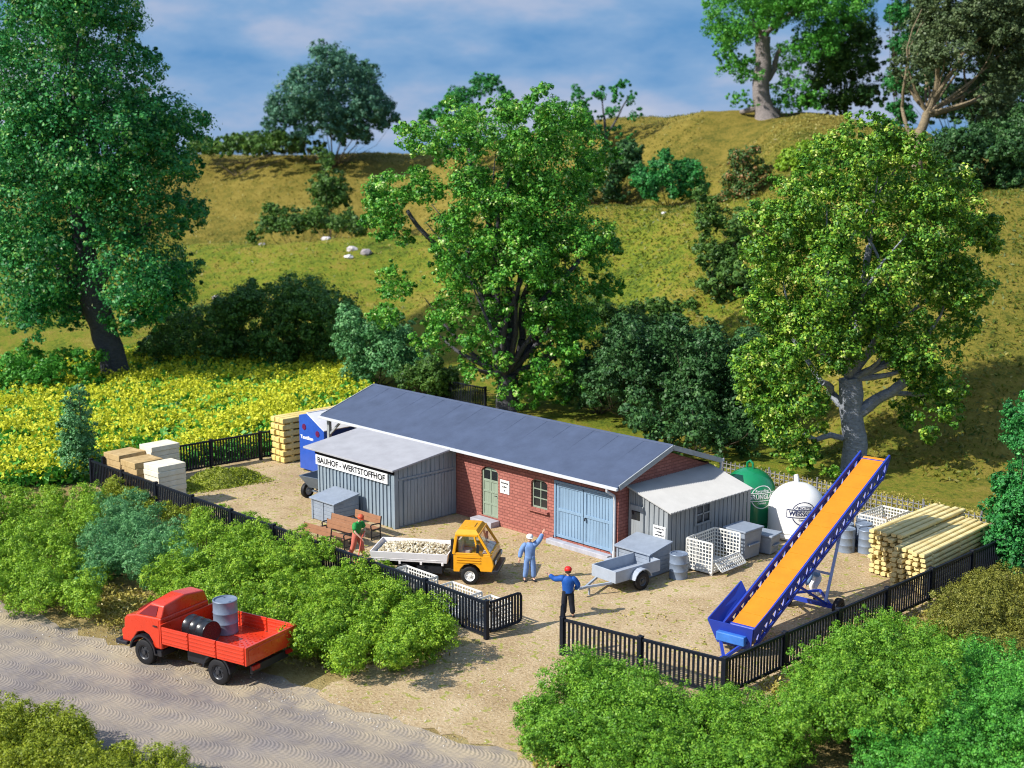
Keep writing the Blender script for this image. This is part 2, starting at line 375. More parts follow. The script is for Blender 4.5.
def bush(name, label, cat, group, colour, base, dist, base_px, clumps, count, lsize, seed, depth=.9, copies=3, sub=.3, flat=1.0, stems=True, mat_h=None):
    rng = np.random.default_rng(seed)
    if mat_h: bl = mat_balls(clumps, mat_h, rng)
    else:
        cl2 = []
        for x, y, r in clumps:
            cl2.append((x, y, r * .74))
            for i in range(4):
                a = rng.random() * 6.283; cl2.append((x + .66 * r * math.cos(a), y + .66 * r * math.sin(a), r * (.28 + .2 * rng.random())))
        bl = px_balls(base, dist, cl2, rng, depth, copies, base_px)
    if not mat_h: bl = [(x, y, max(z, float(height(x, y)) + r * .25), r) for x, y, z, r in bl]
    P, Nn, sz, tn = cloud(bl, count, lsize, rng, sub=sub, flat=flat)
    hz = height(P[:, 0], P[:, 1]); kk = P[:, 2] > hz + .01; P, Nn, sz, tn = P[kk], Nn[kk], sz[kk], tn[kk]
    P = P - np.array(base)
    root = empty(name, base, 0, label, cat, group)
    link('foliage', leaf_mesh('foliage', P, Nn, sz, tn, rng), lm(colour), root)
    if stems:
        b = MB(); B = Vector(base)
        for x, y, z, r in bl[:: max(1, len(bl) // 14)]:
            if mat_h: r = .5
            e = Vector((x, y, z)) - B; g = Vector((e.x * .7, e.y * .7, float(height(B.x + e.x * .7, B.y + e.y * .7)) - B.z - .1))
            b.tube([Vector((0, 0, -.12)), g.lerp(e, .5) * .8 + Vector((rng.normal(), rng.normal(), 0)) * .1 * r, e], [.05 * max(.6, r), .03 * max(.6, r), .012], 5)
        b.build('stems', bark_mat('twig_bark', (.12, .085, .05)), root)
    return root
def limb(b, p, q, r0, r1, rng, bend=.12, n=5):
    p, q = Vector(p), Vector(q); L = (q - p).length; pts = []; rs = []
    w = Vector((rng.normal(), rng.normal(), rng.normal() * .5)) * bend * L
    for i in range(n + 1):
        t = i / n; pts.append(p.lerp(q, t) + w * math.sin(PI * t) + Vector((rng.normal(), rng.normal(), 0)) * r0 * .12); rs.append(r0 + (r1 - r0) * t)
    b.tube(pts, rs, 9)
# ================================================================== SETTING
def make_ground():
    vs = np.unique(np.concatenate([[-3000, -1200, -500, -250, -120], np.arange(-60, 48, 6.), np.arange(48, 200, 1.1), np.arange(200, 340, 6.), [380, 450, 550, 700, 1000, 1600, 3000]]))
    us = np.unique(np.concatenate([[-3000, -1200, -500, -280, -180], np.arange(-130, -75, 4.), np.arange(-75, 75, 1.3), np.arange(75, 131, 4.), [180, 280, 500, 1200, 3000]]))
    U, V = np.meshgrid(us, vs); X = CAM.x + FLATF.x * V + RIGHT.x * U; Y = CAM.y + FLATF.y * V + RIGHT.y * U
    Z = height(X, Y); nu, nv = len(us), len(vs)
    me = bpy.data.meshes.new('ground'); idx = np.arange(nu * nv).reshape(nv, nu)
    f = np.stack([idx[:-1, :-1], idx[:-1, 1:], idx[1:, 1:], idx[1:, :-1]], -1).reshape(-1, 4)
    me.from_pydata(np.stack([X, Y, Z], -1).reshape(-1, 3).tolist(), [], f.tolist())
    me.polygons.foreach_set('use_smooth', [True] * len(me.polygons))
    m, nt, b = _new('meadow')
    co = nt.nodes.new('ShaderNodeTexCoord').outputs['Object']
    s = nt.nodes.new('ShaderNodeSeparateXYZ'); nt.links.new(co, s.inputs[0])
    big = noise(nt, co, .055, 6, .6); mid = noise(nt, co, .5, 7, .75); fine = noise(nt, co, 4.5, 5, .75)
    a = _n(nt, 'ShaderNodeMath', operation='MULTIPLY_ADD'); nt.links.new(mid, a.inputs[0]); a.inputs[1].default_value = .45
    c = _n(nt, 'ShaderNodeMath', operation='MULTIPLY_ADD'); nt.links.new(fine, c.inputs[0]); c.inputs[1].default_value = .40
    h = _n(nt, 'ShaderNodeMath', operation='MULTIPLY'); nt.links.new(big, h.inputs[0]); h.inputs[1].default_value = .35
    nt.links.new(h.outputs[0], c.inputs[2]); nt.links.new(c.outputs[0], a.inputs[2])
    col = ramp(nt, [(.49, (.045, .08, .010)), (.55, (.10, .14, .015)), (.595, (.175, .205, .02)), (.64, (.20, .165, .027)), (.73, (.30, .27, .055))], a.outputs[0])
    # beyond the first crest the pasture is drier and browner
    dv = _n(nt, 'ShaderNodeVectorMath', operation='DOT_PRODUCT'); nt.links.new(co, dv.inputs[0]); dv.inputs[1].default_value = tuple(FLATF + RIGHT * .45)
    mv = _n(nt, 'ShaderNodeMapRange'); c0 = CAM.dot(FLATF + RIGHT * .45); mv.inputs['From Min'].default_value = 121 + c0; mv.inputs['From Max'].default_value = 136 + c0; mv.inputs['To Max'].default_value = .85; nt.links.new(dv.outputs['Value'], mv.inputs[0])
    # the steep bank on the right is browner too
    dl = _n(nt, 'ShaderNodeVectorMath', operation='DOT_PRODUCT'); nt.links.new(co, dl.inputs[0]); dl.inputs[1].default_value = tuple(RIGHT)
    ml = _n(nt, 'ShaderNodeMapRange'); c1_ = CAM.dot(RIGHT); ml.inputs['From Min'].default_value = 14 + c1_; ml.inputs['From Max'].default_value = 24 + c1_; ml.inputs['To Max'].default_value = .65; nt.links.new(dl.outputs['Value'], ml.inputs[0])
    mq = _n(nt, 'ShaderNodeMath', operation='MAXIMUM'); nt.links.new(mv.outputs[0], mq.inputs[0]); nt.links.new(ml.outputs[0], mq.inputs[1])
    brown = ramp(nt, [(.48, (.06, .07, .012)), (.55, (.125, .105, .02)), (.61, (.20, .145, .03)), (.70, (.24, .20, .045))], a.outputs[0])
    mb_ = _n(nt, 'ShaderNodeMix', data_type='RGBA'); nt.links.new(mq.outputs[0], mb_.inputs[0]); nt.links.new(col, mb_.inputs[6]); nt.links.new(brown, mb_.inputs[7]); col = mb_.outputs[2]
    dry = ramp(nt, [(.42, (.16, .11, .045)), (.54, (.28, .20, .08)), (.64, (.36, .28, .12)), (.8, (.42, .36, .18))], a.outputs[0])
    mr = _n(nt, 'ShaderNodeMapRange'); mr.inputs['From Min'].default_value = -.02; mr.inputs['From Max'].default_value = .4; nt.links.new(s.outputs[2], mr.inputs[0])
    ry = _n(nt, 'ShaderNodeMapRange'); ry.inputs['From Min'].default_value = 12.2; ry.inputs['From Max'].default_value = 14.8; nt.links.new(s.outputs[1], ry.inputs[0])
    mxx = _n(nt, 'ShaderNodeMath', operation='MAXIMUM'); nt.links.new(ry.outputs[0], mxx.inputs[0]); nt.links.new(mr.outputs[0], mxx.inputs[1])
    mx = _n(nt, 'ShaderNodeMix', data_type='RGBA'); nt.links.new(mxx.outputs[0], mx.inputs[0]); nt.links.new(dry, mx.inputs[6]); nt.links.new(col, mx.inputs[7])
    nt.links.new(mx.outputs[2], b.inputs['Base Color']); b.inputs['Roughness'].default_value = .95; b.inputs['Specular IOR Level'].default_value = .1
    bump(nt, a.outputs[0], .9, .35, b)
    o = link('ground', me, m); return tag(o, 'grassy ground rising to a yellow green hill behind the yard', 'ground', None, 'structure')
make_ground()
def ragged(pts, amp, step, seed, z, name, m, label, cat):
    rng = random.Random(seed); out = []
    for i, p in enumerate(pts):
        q = pts[(i + 1) % len(pts)]; L = math.hypot(q[0] - p[0], q[1] - p[1]); n = max(1, int(L / step))
        for k in range(n):
            t = k / n; out.append((p[0] + (q[0] - p[0]) * t + rng.uniform(-amp, amp), p[1] + (q[1] - p[1]) * t + rng.uniform(-amp, amp), z))
    me = bpy.data.meshes.new(name); me.from_pydata(out, [], [tuple(range(len(out)))])
    bm = bmesh.new(); bm.from_mesh(me); bmesh.ops.triangulate(bm, faces=bm.faces); bm.to_mesh(me); bm.free()
    return tag(link(name, me, m), label, cat, None, 'structure')
SAND = ground_mat('yard_sand', [(.38, (.20, .13, .065)), (.48, (.345, .245, .13)), (.56, (.44, .325, .185)), (.68, (.56, .44, .28))], .4, .8, 11, speck=((.30, .29, .07), 3.2, .59))
def _p(x, y): v = at(x, y); return (v.x, v.y)
ragged([(-25.3, -9.0), (2.3, -9.2), (1.0, -11.5), _p(350, 672), _p(310, 694), _p(420, 728), _p(520, 756), _p(600, 772), (12.5, -12.6), (11, -11.6), (8.2, -11.0), (6.4, -9.6), (5.2, -8.3), (11.5, -7.8), (11.2, 13.6), (-25.3, 13.2)], .22, .35, 3, .012, 'yard_ground', SAND, 'sandy yard surface of beige grit inside the black fence', 'yard')
RA = R(14.5)
def rd(s, t): return (-2 + s * math.cos(RA) - t * math.sin(RA), -19.3 + s * math.sin(RA) + t * math.cos(RA))
road = None
def make_road():
    rng = random.Random(5); top = [(s, 2.75 + rng.uniform(-.22, .22) + .3 * math.sin(s * .5)) for s in np.arange(-60, 60, .5)]; bot = [(s, -5.2 + rng.uniform(-.2, .2)) for s in np.arange(-60, 60, .5)]
    vs = [(s, t, 0) for s, t in top] + [(s, t, 0) for s, t in bot]; n = len(top)
    me = bpy.data.meshes.new('road'); me.from_pydata(vs, [], [(i, n + i, n + i + 1, i + 1) for i in range(n - 1)])
    o = link('road', me, cobble_mat(), None, (-2, -19.3, .008), RA)
    return tag(o, 'grey cobbled road with setts laid in arcs', 'road', None, 'structure')
make_road()

# ================================================================== BUILDING
M_BRICK = brick_mat()
M_ROOF = mat('roofing_felt', (.066, .088, .145), .75, .14, 1.2, .25, .35, 60)
M_TRIM = mat('pale_trim', (.52, .54, .57), .55, .1, 3)
M_GREYTRIM = mat('grey_trim', (.30, .32, .33), .6, .15, 3)
M_GREEN = plank_mat('sage_paint', (.26, .32, .24))
M_BLUEDOOR = plank_mat('sky_blue_paint', (.215, .33, .46), var=.12)
M_SIDING = plank_mat('blue_grey_siding', (.25, .31, .36), var=.18)
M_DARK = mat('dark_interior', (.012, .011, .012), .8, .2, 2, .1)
M_STONE = mat('step_stone', (.38, .38, .42), .8, .2, 3, .2, .3)
M_BLACK = mat('black_plastic', (.014, .015, .02), .38, .2, 4, .5)
M_WHITE = mat('white_paper', (.78, .78, .76), .6, .05, 5)
M_INK = mat('black_ink', (.015, .015, .02), .6, .1, 5, .2)
M_SHEDROOF = mat('grey_roofing', (.35, .35, .37), .8, .1, 1.5, .2, .4, 70)
glass_mat()
M_PANE = mat('dark_pane', (.018, .02, .022), .08, .2, 1, .6)

def front_frame(x, y, z):  # text lies in xz facing -y
    return Matrix(((1, 0, 0, x), (0, 0, -1, y), (0, 1, 0, z), (0, 0, 0, 1)))
def side_frame(x, y, z):   # faces +x
    return Matrix(((0, 0, 1, x), (1, 0, 0, y), (0, 1, 0, z), (0, 0, 0, 1)))
def holes_wall(b, x0, x1, z0, z1, y0, y1, holes):
    """wall slab with rectangular openings (x0,x1,z0,z1) and reveals"""
    xs = sorted({x0, x1, *[h[0] for h in holes], *[h[1] for h in holes]}); zs = sorted({z0, z1, *[h[2] for h in holes], *[h[3] for h in holes]})
    inside = lambda x, z: any(h[0] < x < h[1] and h[2] < z < h[3] for h in holes)
    for i in range(len(xs) - 1):
        for j in range(len(zs) - 1):
            a, c, d, e = xs[i], xs[i + 1], zs[j], zs[j + 1]
            if inside((a + c) / 2, (d + e) / 2): continue
            b.add([(a, y0, d), (c, y0, d), (c, y0, e), (a, y0, e)], [(0, 1, 2, 3)]); b.add([(a, y1, d), (c, y1, d), (c, y1, e), (a, y1, e)], [(3, 2, 1, 0)])
    for h in holes + [(x0, x1, z0, z1)]:
        a, c, d, e = h
        for p, q in (((a, d), (c, d)), ((c, d), (c, e)), ((c, e), (a, e)), ((a, e), (a, d))):
            b.add([(p[0], y0, p[1]), (q[0], y0, q[1]), (q[0], y1, q[1]), (p[0], y1, p[1])], [(0, 1, 2, 3)])
def arch_fill(b, x0, x1, zs, zt, y0, y1, n=8):
    """masonry left over a segmental arch inside the square head of an opening"""
    c = (x0 + x1) / 2
    for k in range(n):
        a, d = x0 + (x1 - x0) * k / n, x0 + (x1 - x0) * (k + 1) / n
        g = lambda x: zs + (zt - .012 - zs) * math.sqrt(max(0, 1 - ((x - c) / ((x1 - x0) / 2)) ** 2))
        b.prism([(a, g(a)), (d, g(d)), (d, zt + .001), (a, zt + .001)], y0 + .002, y1)
bl = empty('brick_building', (-9.4, 3.17, 0), 0, 'long low red brick workshop with a dark slate blue roof and pale blue double doors', 'building')
OX, OY = 9.4, -3.17   # building is modelled in yard coordinates, shifted onto its own base
def B(mb, name, m, par=bl, **kw):
    off = Vector((9.4, -3.17, 0)) if par is bl else Vector((0, 0, 0))
    mb.v = [tuple(Vector(v) + (Vector((9.4, -3.17, 0)))) for v in mb.v]
    return mb.build(name, m, par, **kw)
DOOR = (-8.02, -6.99, .27, 2.46); WIN = (-5.03, -4.10, 1.22, 2.45); GATE = (-3.72, -.55, .22, 2.62)
w = MB(); holes_wall(w, -16.6, -.3, 0, 2.98, .35, .6, [DOOR, WIN, GATE])
arch_fill(w, DOOR[0], DOOR[1], 2.25, 2.46, .35, .5); arch_fill(w, WIN[0], WIN[1], 2.3, 2.45, .35, .5)
w.box(-16.6, -.3, 5.75, 6.0, 0, 2.98)
for x0, x1 in ((-16.6, -16.35), (-.55, -.302)):
    w.add([(x, y, z) for x in (x0, x1) for y, z in ((.602, 0), (5.748, 0), (5.748, 2.98), (3.17, 3.9), (.602, 2.98))], [(0, 1, 2, 3, 4), (9, 8, 7, 6, 5)] + [(i, (i + 1) % 5, 5 + (i + 1) % 5, 5 + i) for i in range(5)])
B(w, 'wall', M_BRICK)
w = MB(); w.box(-16.63, GATE[0] - .01, .31, .348, 0, .3); w.box(GATE[1] + .01, -.28, .31, .348, 0, .3); B(w, 'plinth', M_BRICK)
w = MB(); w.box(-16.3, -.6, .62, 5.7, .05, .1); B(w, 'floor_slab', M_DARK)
# roof: two felted slopes with a small thickness
HE, HR = 3.02, 4.08
r = MB()
for y0, y1, z0, z1 in ((-.14, 3.165, HE - .03, HR), (6.36, 3.165, HE, HR)):
    r.add([(x, y, z + d) for d in (0, .09) for x in (-18.85, .06) for y, z in ((y0, z0), (y1, z1))], [(0, 1, 3, 2), (4, 6, 7, 5), (0, 2, 6, 4), (1, 5, 7, 3), (0, 4, 5, 1), (2, 3, 7, 6)])
rf = B(r, 'roof', M_ROOF)
lap = MB()
for x in np.arange(-17.6, 0, 1.35):
    for y0, y1 in ((0, 3.1), (6.33, 3.2)):
        lap.add([(x - .03, y0, HE + .093), (x + .03, y0, HE + .093), (x + .03, y1, HR + .073), (x - .03, y1, HR + .073), (x - .03, y0, HE + .099), (x + .03, y0, HE + .099), (x + .03, y1, HR + .079), (x - .03, y1, HR + .079)], [(4, 5, 6, 7), (0, 1, 5, 4), (3, 0, 4, 7), (1, 2, 6, 5)])
B(lap, 'roof_seam', M_ROOF, rf)
ri = MB(); ri.tube([(-18.85, 3.165, HR + .075), (.06, 3.165, HR + .075)], .07, 8); B(ri, 'ridge_cap', M_ROOF, rf)
v = MB()
for x in (-18.89, .07):
    for y0 in (-.03, 6.36): v = MB(); v.bar((x, y0, HE + .02), (x, 3.165, HR + .02), .05, .2); B(v, 'verge_board', M_GREYTRIM)
g = MB(); g.bar((-18.9, -.2, HE - .01), (.12, -.2, HE - .01), .12, .12); gt = B(g, 'gutter', M_TRIM, bevel=.02)
g = MB(); g.bar((-18.9, 6.42, HE + .03), (.12, 6.42, HE + .03), .12, .11); B(g, 'gutter', M_TRIM, bevel=.02)
d = MB(); d.tube([(-.42, -.2, HE - .03), (-.42, -.2, 2.85), (-.42, .22, 2.6), (-.42, .27, 2.4), (-.42, .27, .35)], .055, 10); d.tube([(-.42, .27, .36), (-.42, .27, 0)], .075, 10); B(d, 'downpipe', M_TRIM, smooth=True)
d = MB(); d.tube([(-.02, 6.42, HE - .02), (-.02, 6.42, 2.7), (-.02, 6.1, 2.5), (-.02, 6.1, .1)], .05, 10); B(d, 'downpipe', M_TRIM, smooth=True)
# open lean-to end: posts and knee braces carrying the far end of the roof
for y in (.2, 6.0):
    p = MB(); p.bar((-18.6, y, 0), (-18.6, y, 2.98), .16, .16, (0, 1, 0)); p.bar((-18.5, y, 2.2), (-17.6, y, 2.95), .09, .09); B(p, 'post', M_GREYTRIM)
p = MB(); p.bar((-18.7, .2, 2.93), (-16.6, .2, 2.93), .1, .12); p.bar((-18.7, 6., 2.93), (-16.6, 6., 2.93), .1, .12); p.bar((-18.6, .2, 2.9), (-18.6, 6, 2.9), .1, .14); B(p, 'eaves_beam', M_GREYTRIM)
# green panelled door
def mid(p, n=(0, 0)): return p
dr = MB(); dr.prism([(-8.0, .27), (-7.01, .27), (-7.01, 2.22), (-7.15, 2.34), (-7.32, 2.415), (-7.5, 2.44), (-7.69, 2.415), (-7.86, 2.34), (-8.0, 2.22)], .44, .5)
dr.box(-8.0, -7.93, .41, .445, .27, 2.25); dr.box(-7.08, -7.01, .41, .445, .27, 2.25); dr.box(-7.54, -7.47, .42, .445, .27, 2.4)
for z in (.27, .78, 1.32, 1.78): dr.box(-7.93, -7.08, .415, .446, z, z + .09)
door = B(dr, 'door', M_GREEN, bevel=.008)
pn = MB(); pn.box(-7.91, -7.56, .426, .439, 1.9, 2.28); pn.box(-7.45, -7.1, .426, .439, 1.9, 2.28); B(pn, 'pane', M_PANE, door)
h = MB(); h.tube([(-7.1, .40, 1.25), (-7.1, .34, 1.25), (-7.2, .34, 1.25)], .016, 6); B(h, 'handle', M_BLACK, door)
s = MB(); s.box(-8.15, -6.85, -.2, .305, 0, .25); B(s, 'doorstep', M_STONE, bevel=.02)
# window
wf = MB()
for a in ((-5.03, -4.96, .44, .5, 1.22, 2.4), (-4.17, -4.10, .44, .5, 1.22, 2.4), (-4.96, -4.17, .44, .5, 1.22, 1.29), (-4.96, -4.17, .44, .5, 2.36, 2.44), (-4.585, -4.545, .445, .495, 1.29, 2.36), (-4.96, -4.17, .447, .493, 1.62, 1.66), (-4.96, -4.17, .447, .493, 1.99, 2.03)): wf.box(*a)
win = B(wf, 'window', M_GREEN); pn = MB(); pn.box(-4.97, -4.16, .475, .485, 1.28, 2.37); B(pn, 'pane', M_PANE, win)
s = MB(); s.box(-5.15, -3.98, .2, .44, 1.1, 1.2); B(s, 'sill', M_BRICK, win, bevel=.015)
# blue double doors
gf = MB(); gf.box(-3.71, -3.62, .33, .5, .22, 2.6); gf.box(-.66, -.56, .33, .5, .22, 2.6); gf.box(-3.62, -.66, .33, .5, 2.5, 2.6); B(gf, 'gate_frame', M_BLUEDOOR, bevel=.008)
for x0, x1 in ((-3.6, -2.15), (-2.12, -.68)):
    l = MB(); n = 9; wd = (x1 - x0) / n
    for i in range(n): l.box(x0 + i * wd + .008, x0 + (i + 1) * wd - .008, .40, .46, .26, 2.48)
    for z in (.27, 1.36, 2.36): l.box(x0, x1, .37, .402, z, z + .12)
    for x in (x0, x1 - .12): l.box(x, x + .12, .372, .401, .27, 2.48)
    bk = B(l, 'gate_leaf', M_BLUEDOOR, bevel=.006)
h = MB(); h.tube([(-2.0, .37, 1.35), (-2.0, .31, 1.35), (-2.0, .30, 1.25)], .03, 8); B(h, 'handle', M_BLACK)
s = MB(); s.box(-3.85, -.52, .0, .305, 0, .2); B(s, 'threshold', M_STONE, bevel=.02)
# notice by the door
def notice(x0, x1, z0, z1, y, lines, par, sub=None):
    n = MB(); n.box(x0, x1, y - .02, y, z0, z1); nb = B(n, 'notice', M_WHITE, par) if par is bl else n.build('notice', M_WHITE, par)
    off = Vector((9.4, -3.17, 0)) if par is bl else Vector((0, 0, 0)); H = z1 - z0; mes = []
    for i, (t, wdt) in enumerate(lines):
        mes.append((text_mesh(t, H * .2, .002, (x1 - x0) * wdt), front_frame((x0 + x1) / 2 + off.x, y - .024 + off.y, z1 - H * (i + .7) / (len(lines) + .4))))
    me = merge(mes); link('lettering', me, M_INK, nb)
notice(-6.85, -6.3, 1.48, 2.05, .348, [('Anmeldung', .8), ('im Büro', .5), ('1', .06)], bl)

# ---- grey shed with the name board
s1 = empty('plank_shed', (-12.5, -3.1, 0), 0, 'big blue grey plank shed with a black lettered white board under its flat roof', 'shed')
def S1(mb, name, m, par=s1, **kw):
    mb.v = [(x + 12.5, y + 3.1, z) for x, y, z in mb.v]; return mb.build(name, m, par, **kw)
X0, X1, Y0, Y1 = -14.95, -9.62, -3.1, .28
zr = lambda y: 2.53 + (y + 3.3) * .125
w = MB(); w.add([(x, y, z) for x in (X0, X1) for y, z in ((Y0, 0), (Y1, 0), (Y1, zr(Y1)), (Y0, zr(Y0)))], [(0, 1, 2, 3), (7, 6, 5, 4), (0, 4, 5, 1), (1, 5, 6, 2), (2, 6, 7, 3), (3, 7, 4, 0)]); wl = S1(w, 'wall', M_SIDING)
bt = MB(); n = 21
for i in range(n + 1):
    x = X0 + .04 + (X1 - X0 - .08) * i / n; bt.box(x - .045, x + .045, Y0 - .05, Y0 - .001, .04, 2.5)
S1(bt, 'batten', M_SIDING, wl)
bt = MB(); n = 13
for i in range(n + 1):
    y = Y0 + .06 + (Y1 - Y0 - .12) * i / n; bt.box(X1 + .001, X1 + .022, y - .095, y + .095, .06, zr(y) - .03)
S1(bt, 'boarding', M_SIDING, wl)
sd = MB(); sd.box(X1 + .022, X1 + .05, Y0 + .0, Y1, 2.05, 2.13)
for i in range(15): sd.box(X1 + .024, X1 + .06, Y0 + .45 + i * .19, Y0 + .45 + i * .19 + .17, .08, 1.98)
S1(sd, 'sliding_door', M_SIDING)
cp = MB(); cp.box(X1 - .08, X1 + .065, Y0 - .065, Y0 + .14, 0, 2.5); S1(cp, 'corner_board', M_SIDING)
r = MB(); r.add([(x, y, zr(y) + dz) for dz in (.02, .10) for x in (-15.65, -9.35) for y in (-3.42, -.16)], [(0, 1, 3, 2), (4, 6, 7, 5), (0, 2, 6, 4), (1, 5, 7, 3), (0, 4, 5, 1), (2, 3, 7, 6)]); S1(r, 'roof', M_SHEDROOF, bevel=.01)
f = MB(); f.box(X0 - .1, X1 + .1, -3.21, -3.17, 2.36, 2.5); S1(f, 'fascia', M_DARK)
sb = MB(); sb.box(X0 - .02, X1 - .3, -3.24, -3.175, 1.9, 2.335); sbo = S1(sb, 'name_board', M_WHITE, bevel=.006)
tm = text_mesh('BAUHOF - WERTSTOFFHOF', .36, .004, 4.75); tm.transform(front_frame((X0 + X1) / 2 - .16 + 12.5, -3.244 + 3.1, 2.12)); lt = link('lettering', tm, M_INK, sbo)

# ---- small shed at the gable
s2 = empty('lean_to_shed', (.85, 3.4, 0), 0, 'small grey lean-to shed with a ribbed pale roof at the brick gable', 'shed')
def S2(mb, name, m, par=s2, **kw):
    mb.v = [(x - .85, y - 3.4, z) for x, y, z in mb.v]; return mb.build(name, m, par, **kw)
M_SID2 = plank_mat('grey_siding', (.27, .29, .30), var=.2)
zs = lambda x: 2.88 - (x + .3) * .30
a0, a1, c0, c1 = -.285, 1.66, .95, 5.75
w = MB(); w.add([(x, y, z) for y in (c0, c1) for x, z in ((a0, 0), (a1, 0), (a1, zs(a1)), (a0, zs(a0)))], [(0, 1, 2, 3), (7, 6, 5, 4), (0, 4, 5, 1), (1, 5, 6, 2), (2, 6, 7, 3), (3, 7, 4, 0)]); wl = S2(w, 'wall', M_SID2)
bt = MB()
for i in range(9):
    x = a0 + .06 + i * .235; bt.box(x - .035, x + .035, c0 - .04, c0 - .001, .03, zs(x) - .04)
S2(bt, 'batten', M_SID2, wl)
bt = MB()
for i in range(20):
    y = c0 + .05 + i * .267; bt.box(a1 + .001, a1 + .028, y - .105, y + .105, .03, zs(a1) - .03)
S2(bt, 'boarding', M_SID2, wl)
r = MB(); n = 56; vs = []; fs = []
for x in (a0 + .02, 1.92):
    for i in range(n * 4 + 1):
        y = .78 + i * (6.02 - .78) / (n * 4); vs.append((x, y, zs(x) + .05 + .022 * math.sin(i * PI / 2)))
m_ = n * 4 + 1
for i in range(m_ - 1): fs.append((i, i + 1, m_ + i + 1, m_ + i))
vs += [(x, y, z - .05) for x, y, z in vs]
fs += [(2 * m_ + b_, 2 * m_ + a_, 2 * m_ + d_, 2 * m_ + c_) for a_, b_, c_, d_ in fs[:m_ - 1]]
fs += [(m_ + i, m_ + i + 1, 3 * m_ + i + 1, 3 * m_ + i) for i in range(m_ - 1)] + [(0, m_, 3 * m_, 2 * m_), (m_ - 1, 3 * m_ - 1, 4 * m_ - 1, 2 * m_ - 1)]
r.add(vs, fs); S2(r, 'roof', mat('fibre_cement', (.40, .395, .38), .8, .07, 1.5, .2, .2, 50))
wf = MB(); wx = a1 + .03
for q in ((2.52, 2.62, 1.36, 2.2), (3.42, 3.52, 1.36, 2.2), (2.62, 3.42, 1.36, 1.44), (2.62, 3.42, 2.12, 2.2), (3.0, 3.05, 1.44, 2.12), (2.62, 3.42, 1.76, 1.81)):
    wf.box(wx, wx + .05, *q)
wn = S2(wf, 'window', M_SID2); pn = MB(); pn.box(wx, wx + .012, 2.6, 3.44, 1.42, 2.14); S2(pn, 'pane', M_PANE, wn)
dr = MB(); dr.box(a0 + .1, a0 + .78, c0 - .065, c0 - .041, .05, 2.2); dr.box(a0 + .1, a0 + .78, c0 - .085, c0 - .064, 2.05, 2.2); d2 = S2(dr, 'door', M_SID2); pn = MB(); pn.box(a0 + .2, a0 + .62, c0 - .075, c0 - .064, 1.62, 1.98); S2(pn, 'pane', M_PANE, d2)
def nt2():
    n = MB(); n.box(1.0 - .85, 1.6 - .85, c0 - .07 - 3.4, c0 - .042 - 3.4, 1.17, 1.62); nb = n.build('notice', M_WHITE, s2); mes = []
    for i, (t, wd) in enumerate((('Betreten der', .8), ('Anlage', .45), ('verboten!', .75))): mes.append((text_mesh(t, .1, .002, .6 * wd), front_frame(1.3 - .85, c0 - .075 - 3.4, 1.52 - i * .125)))
    link('lettering', merge(mes), M_INK, nb)
nt2()

# ================================================================== FENCES
def fence_run(label, pts, h, name='slat_fence', base=.12, pitch=.15, panel=2.9, cat='fence', posts=True, group=None):
    o = Vector((*pts[0], 0)); root = empty(name, o, 0, label, cat, group)
    for a, c in zip(pts[:-1], pts[1:]):
        a, c = Vector((*a, 0)) - o, Vector((*c, 0)) - o; L = (c - a).length; n = max(1, round(L / panel)); d = (c - a) / L
        for k in range(n):
            p, q = a + d * (L * k / n + .08), a + d * (L * (k + 1) / n - .08); b = MB(); m = max(2, int((q - p).length / pitch))
            b.bar(p + Vector((0, 0, h - .04)), q + Vector((0, 0, h - .04)), .09, .08); b.bar(p + Vector((0, 0, base + .04)), q + Vector((0, 0, base + .04)), .07, .08)
            for i in range(m + 1):
                x = p.lerp(q, i / m); b.bar(x + Vector((0, 0, base + .08)), x + Vector((0, 0, h - .08)), .07, .035, (-d.y, d.x, 0))
            b.build('panel', M_FENCE, root)
        for k in range(n + 1):
            if k == 0 and a.length > .01: continue
            x = a + d * (L * k / n); b = MB(); b.bar(x, x + Vector((0, 0, h + .03)), .15, .15, (0, 1, 0)); b.cbox(x + Vector((0, 0, h + .045)), (.17, .17, .04)); b.build('post', M_FENCE, root, bevel=.012)
    return root
M_FENCE = mat('black_fence', (.006, .0085, .016), .5, .25, 5, .3)
fence_run('long black slat fence behind the hedge on the road side, left of the gateway', [(-25.1, -8.85), (2.15, -8.9)], 1.28)
fence_run('black slat fence right of the gateway, turning the corner along the plank stacks', [(4.8, -8.1), (10.35, -7.15), (10.5, 10.6)], 1.22)
fence_run('black slat fence between the grass heap and the yellow flowering field', [(-24.35, -8.6), (-24.0, -.2), (-23.9, 1.5)], 1.45)
fence_run('dark slat fence just showing above the far slope of the long roof', [(-33, 17.2), (-25.8, 17.2)], 1.3)
g = empty('gate_leaf', (2.15, -8.82, 0), 0, 'open black slat gate leaf with a rounded top corner beside the gateway post', 'gate')
b = MB()
b.tube([(0, .1, 1.22), (0, 1.35, 1.22), (0, 1.46, 1.18), (0, 1.5, 1.08), (0, 1.5, .34), (0, 1.46, .26), (0, 1.35, .22), (0, .1, .22)], .045, 8)
for i in range(10): b.bar((0, .14 + i * .135, .22), (0, .14 + i * .135, 1.2), .07, .035, (1, 0, 0))
b.build('panel', M_FENCE, g)
b = MB(); b.tube([(0, .03, .3), (0, .1, .3)], .05, 8); b.tube([(0, .03, 1.1), (0, .1, 1.1)], .05, 8); b.build('hinge', M_FENCE, g)
b = MB(); b.prism([(4.72, 1.25), (4.88, 1.25), (4.86, 1.62), (4.8, 1.7), (4.74, 1.62)], -8.14, -8.06)
tag(b.build('gate_post_cap', M_FENCE), 'pointed black cap on the post right of the gateway', 'post cap')
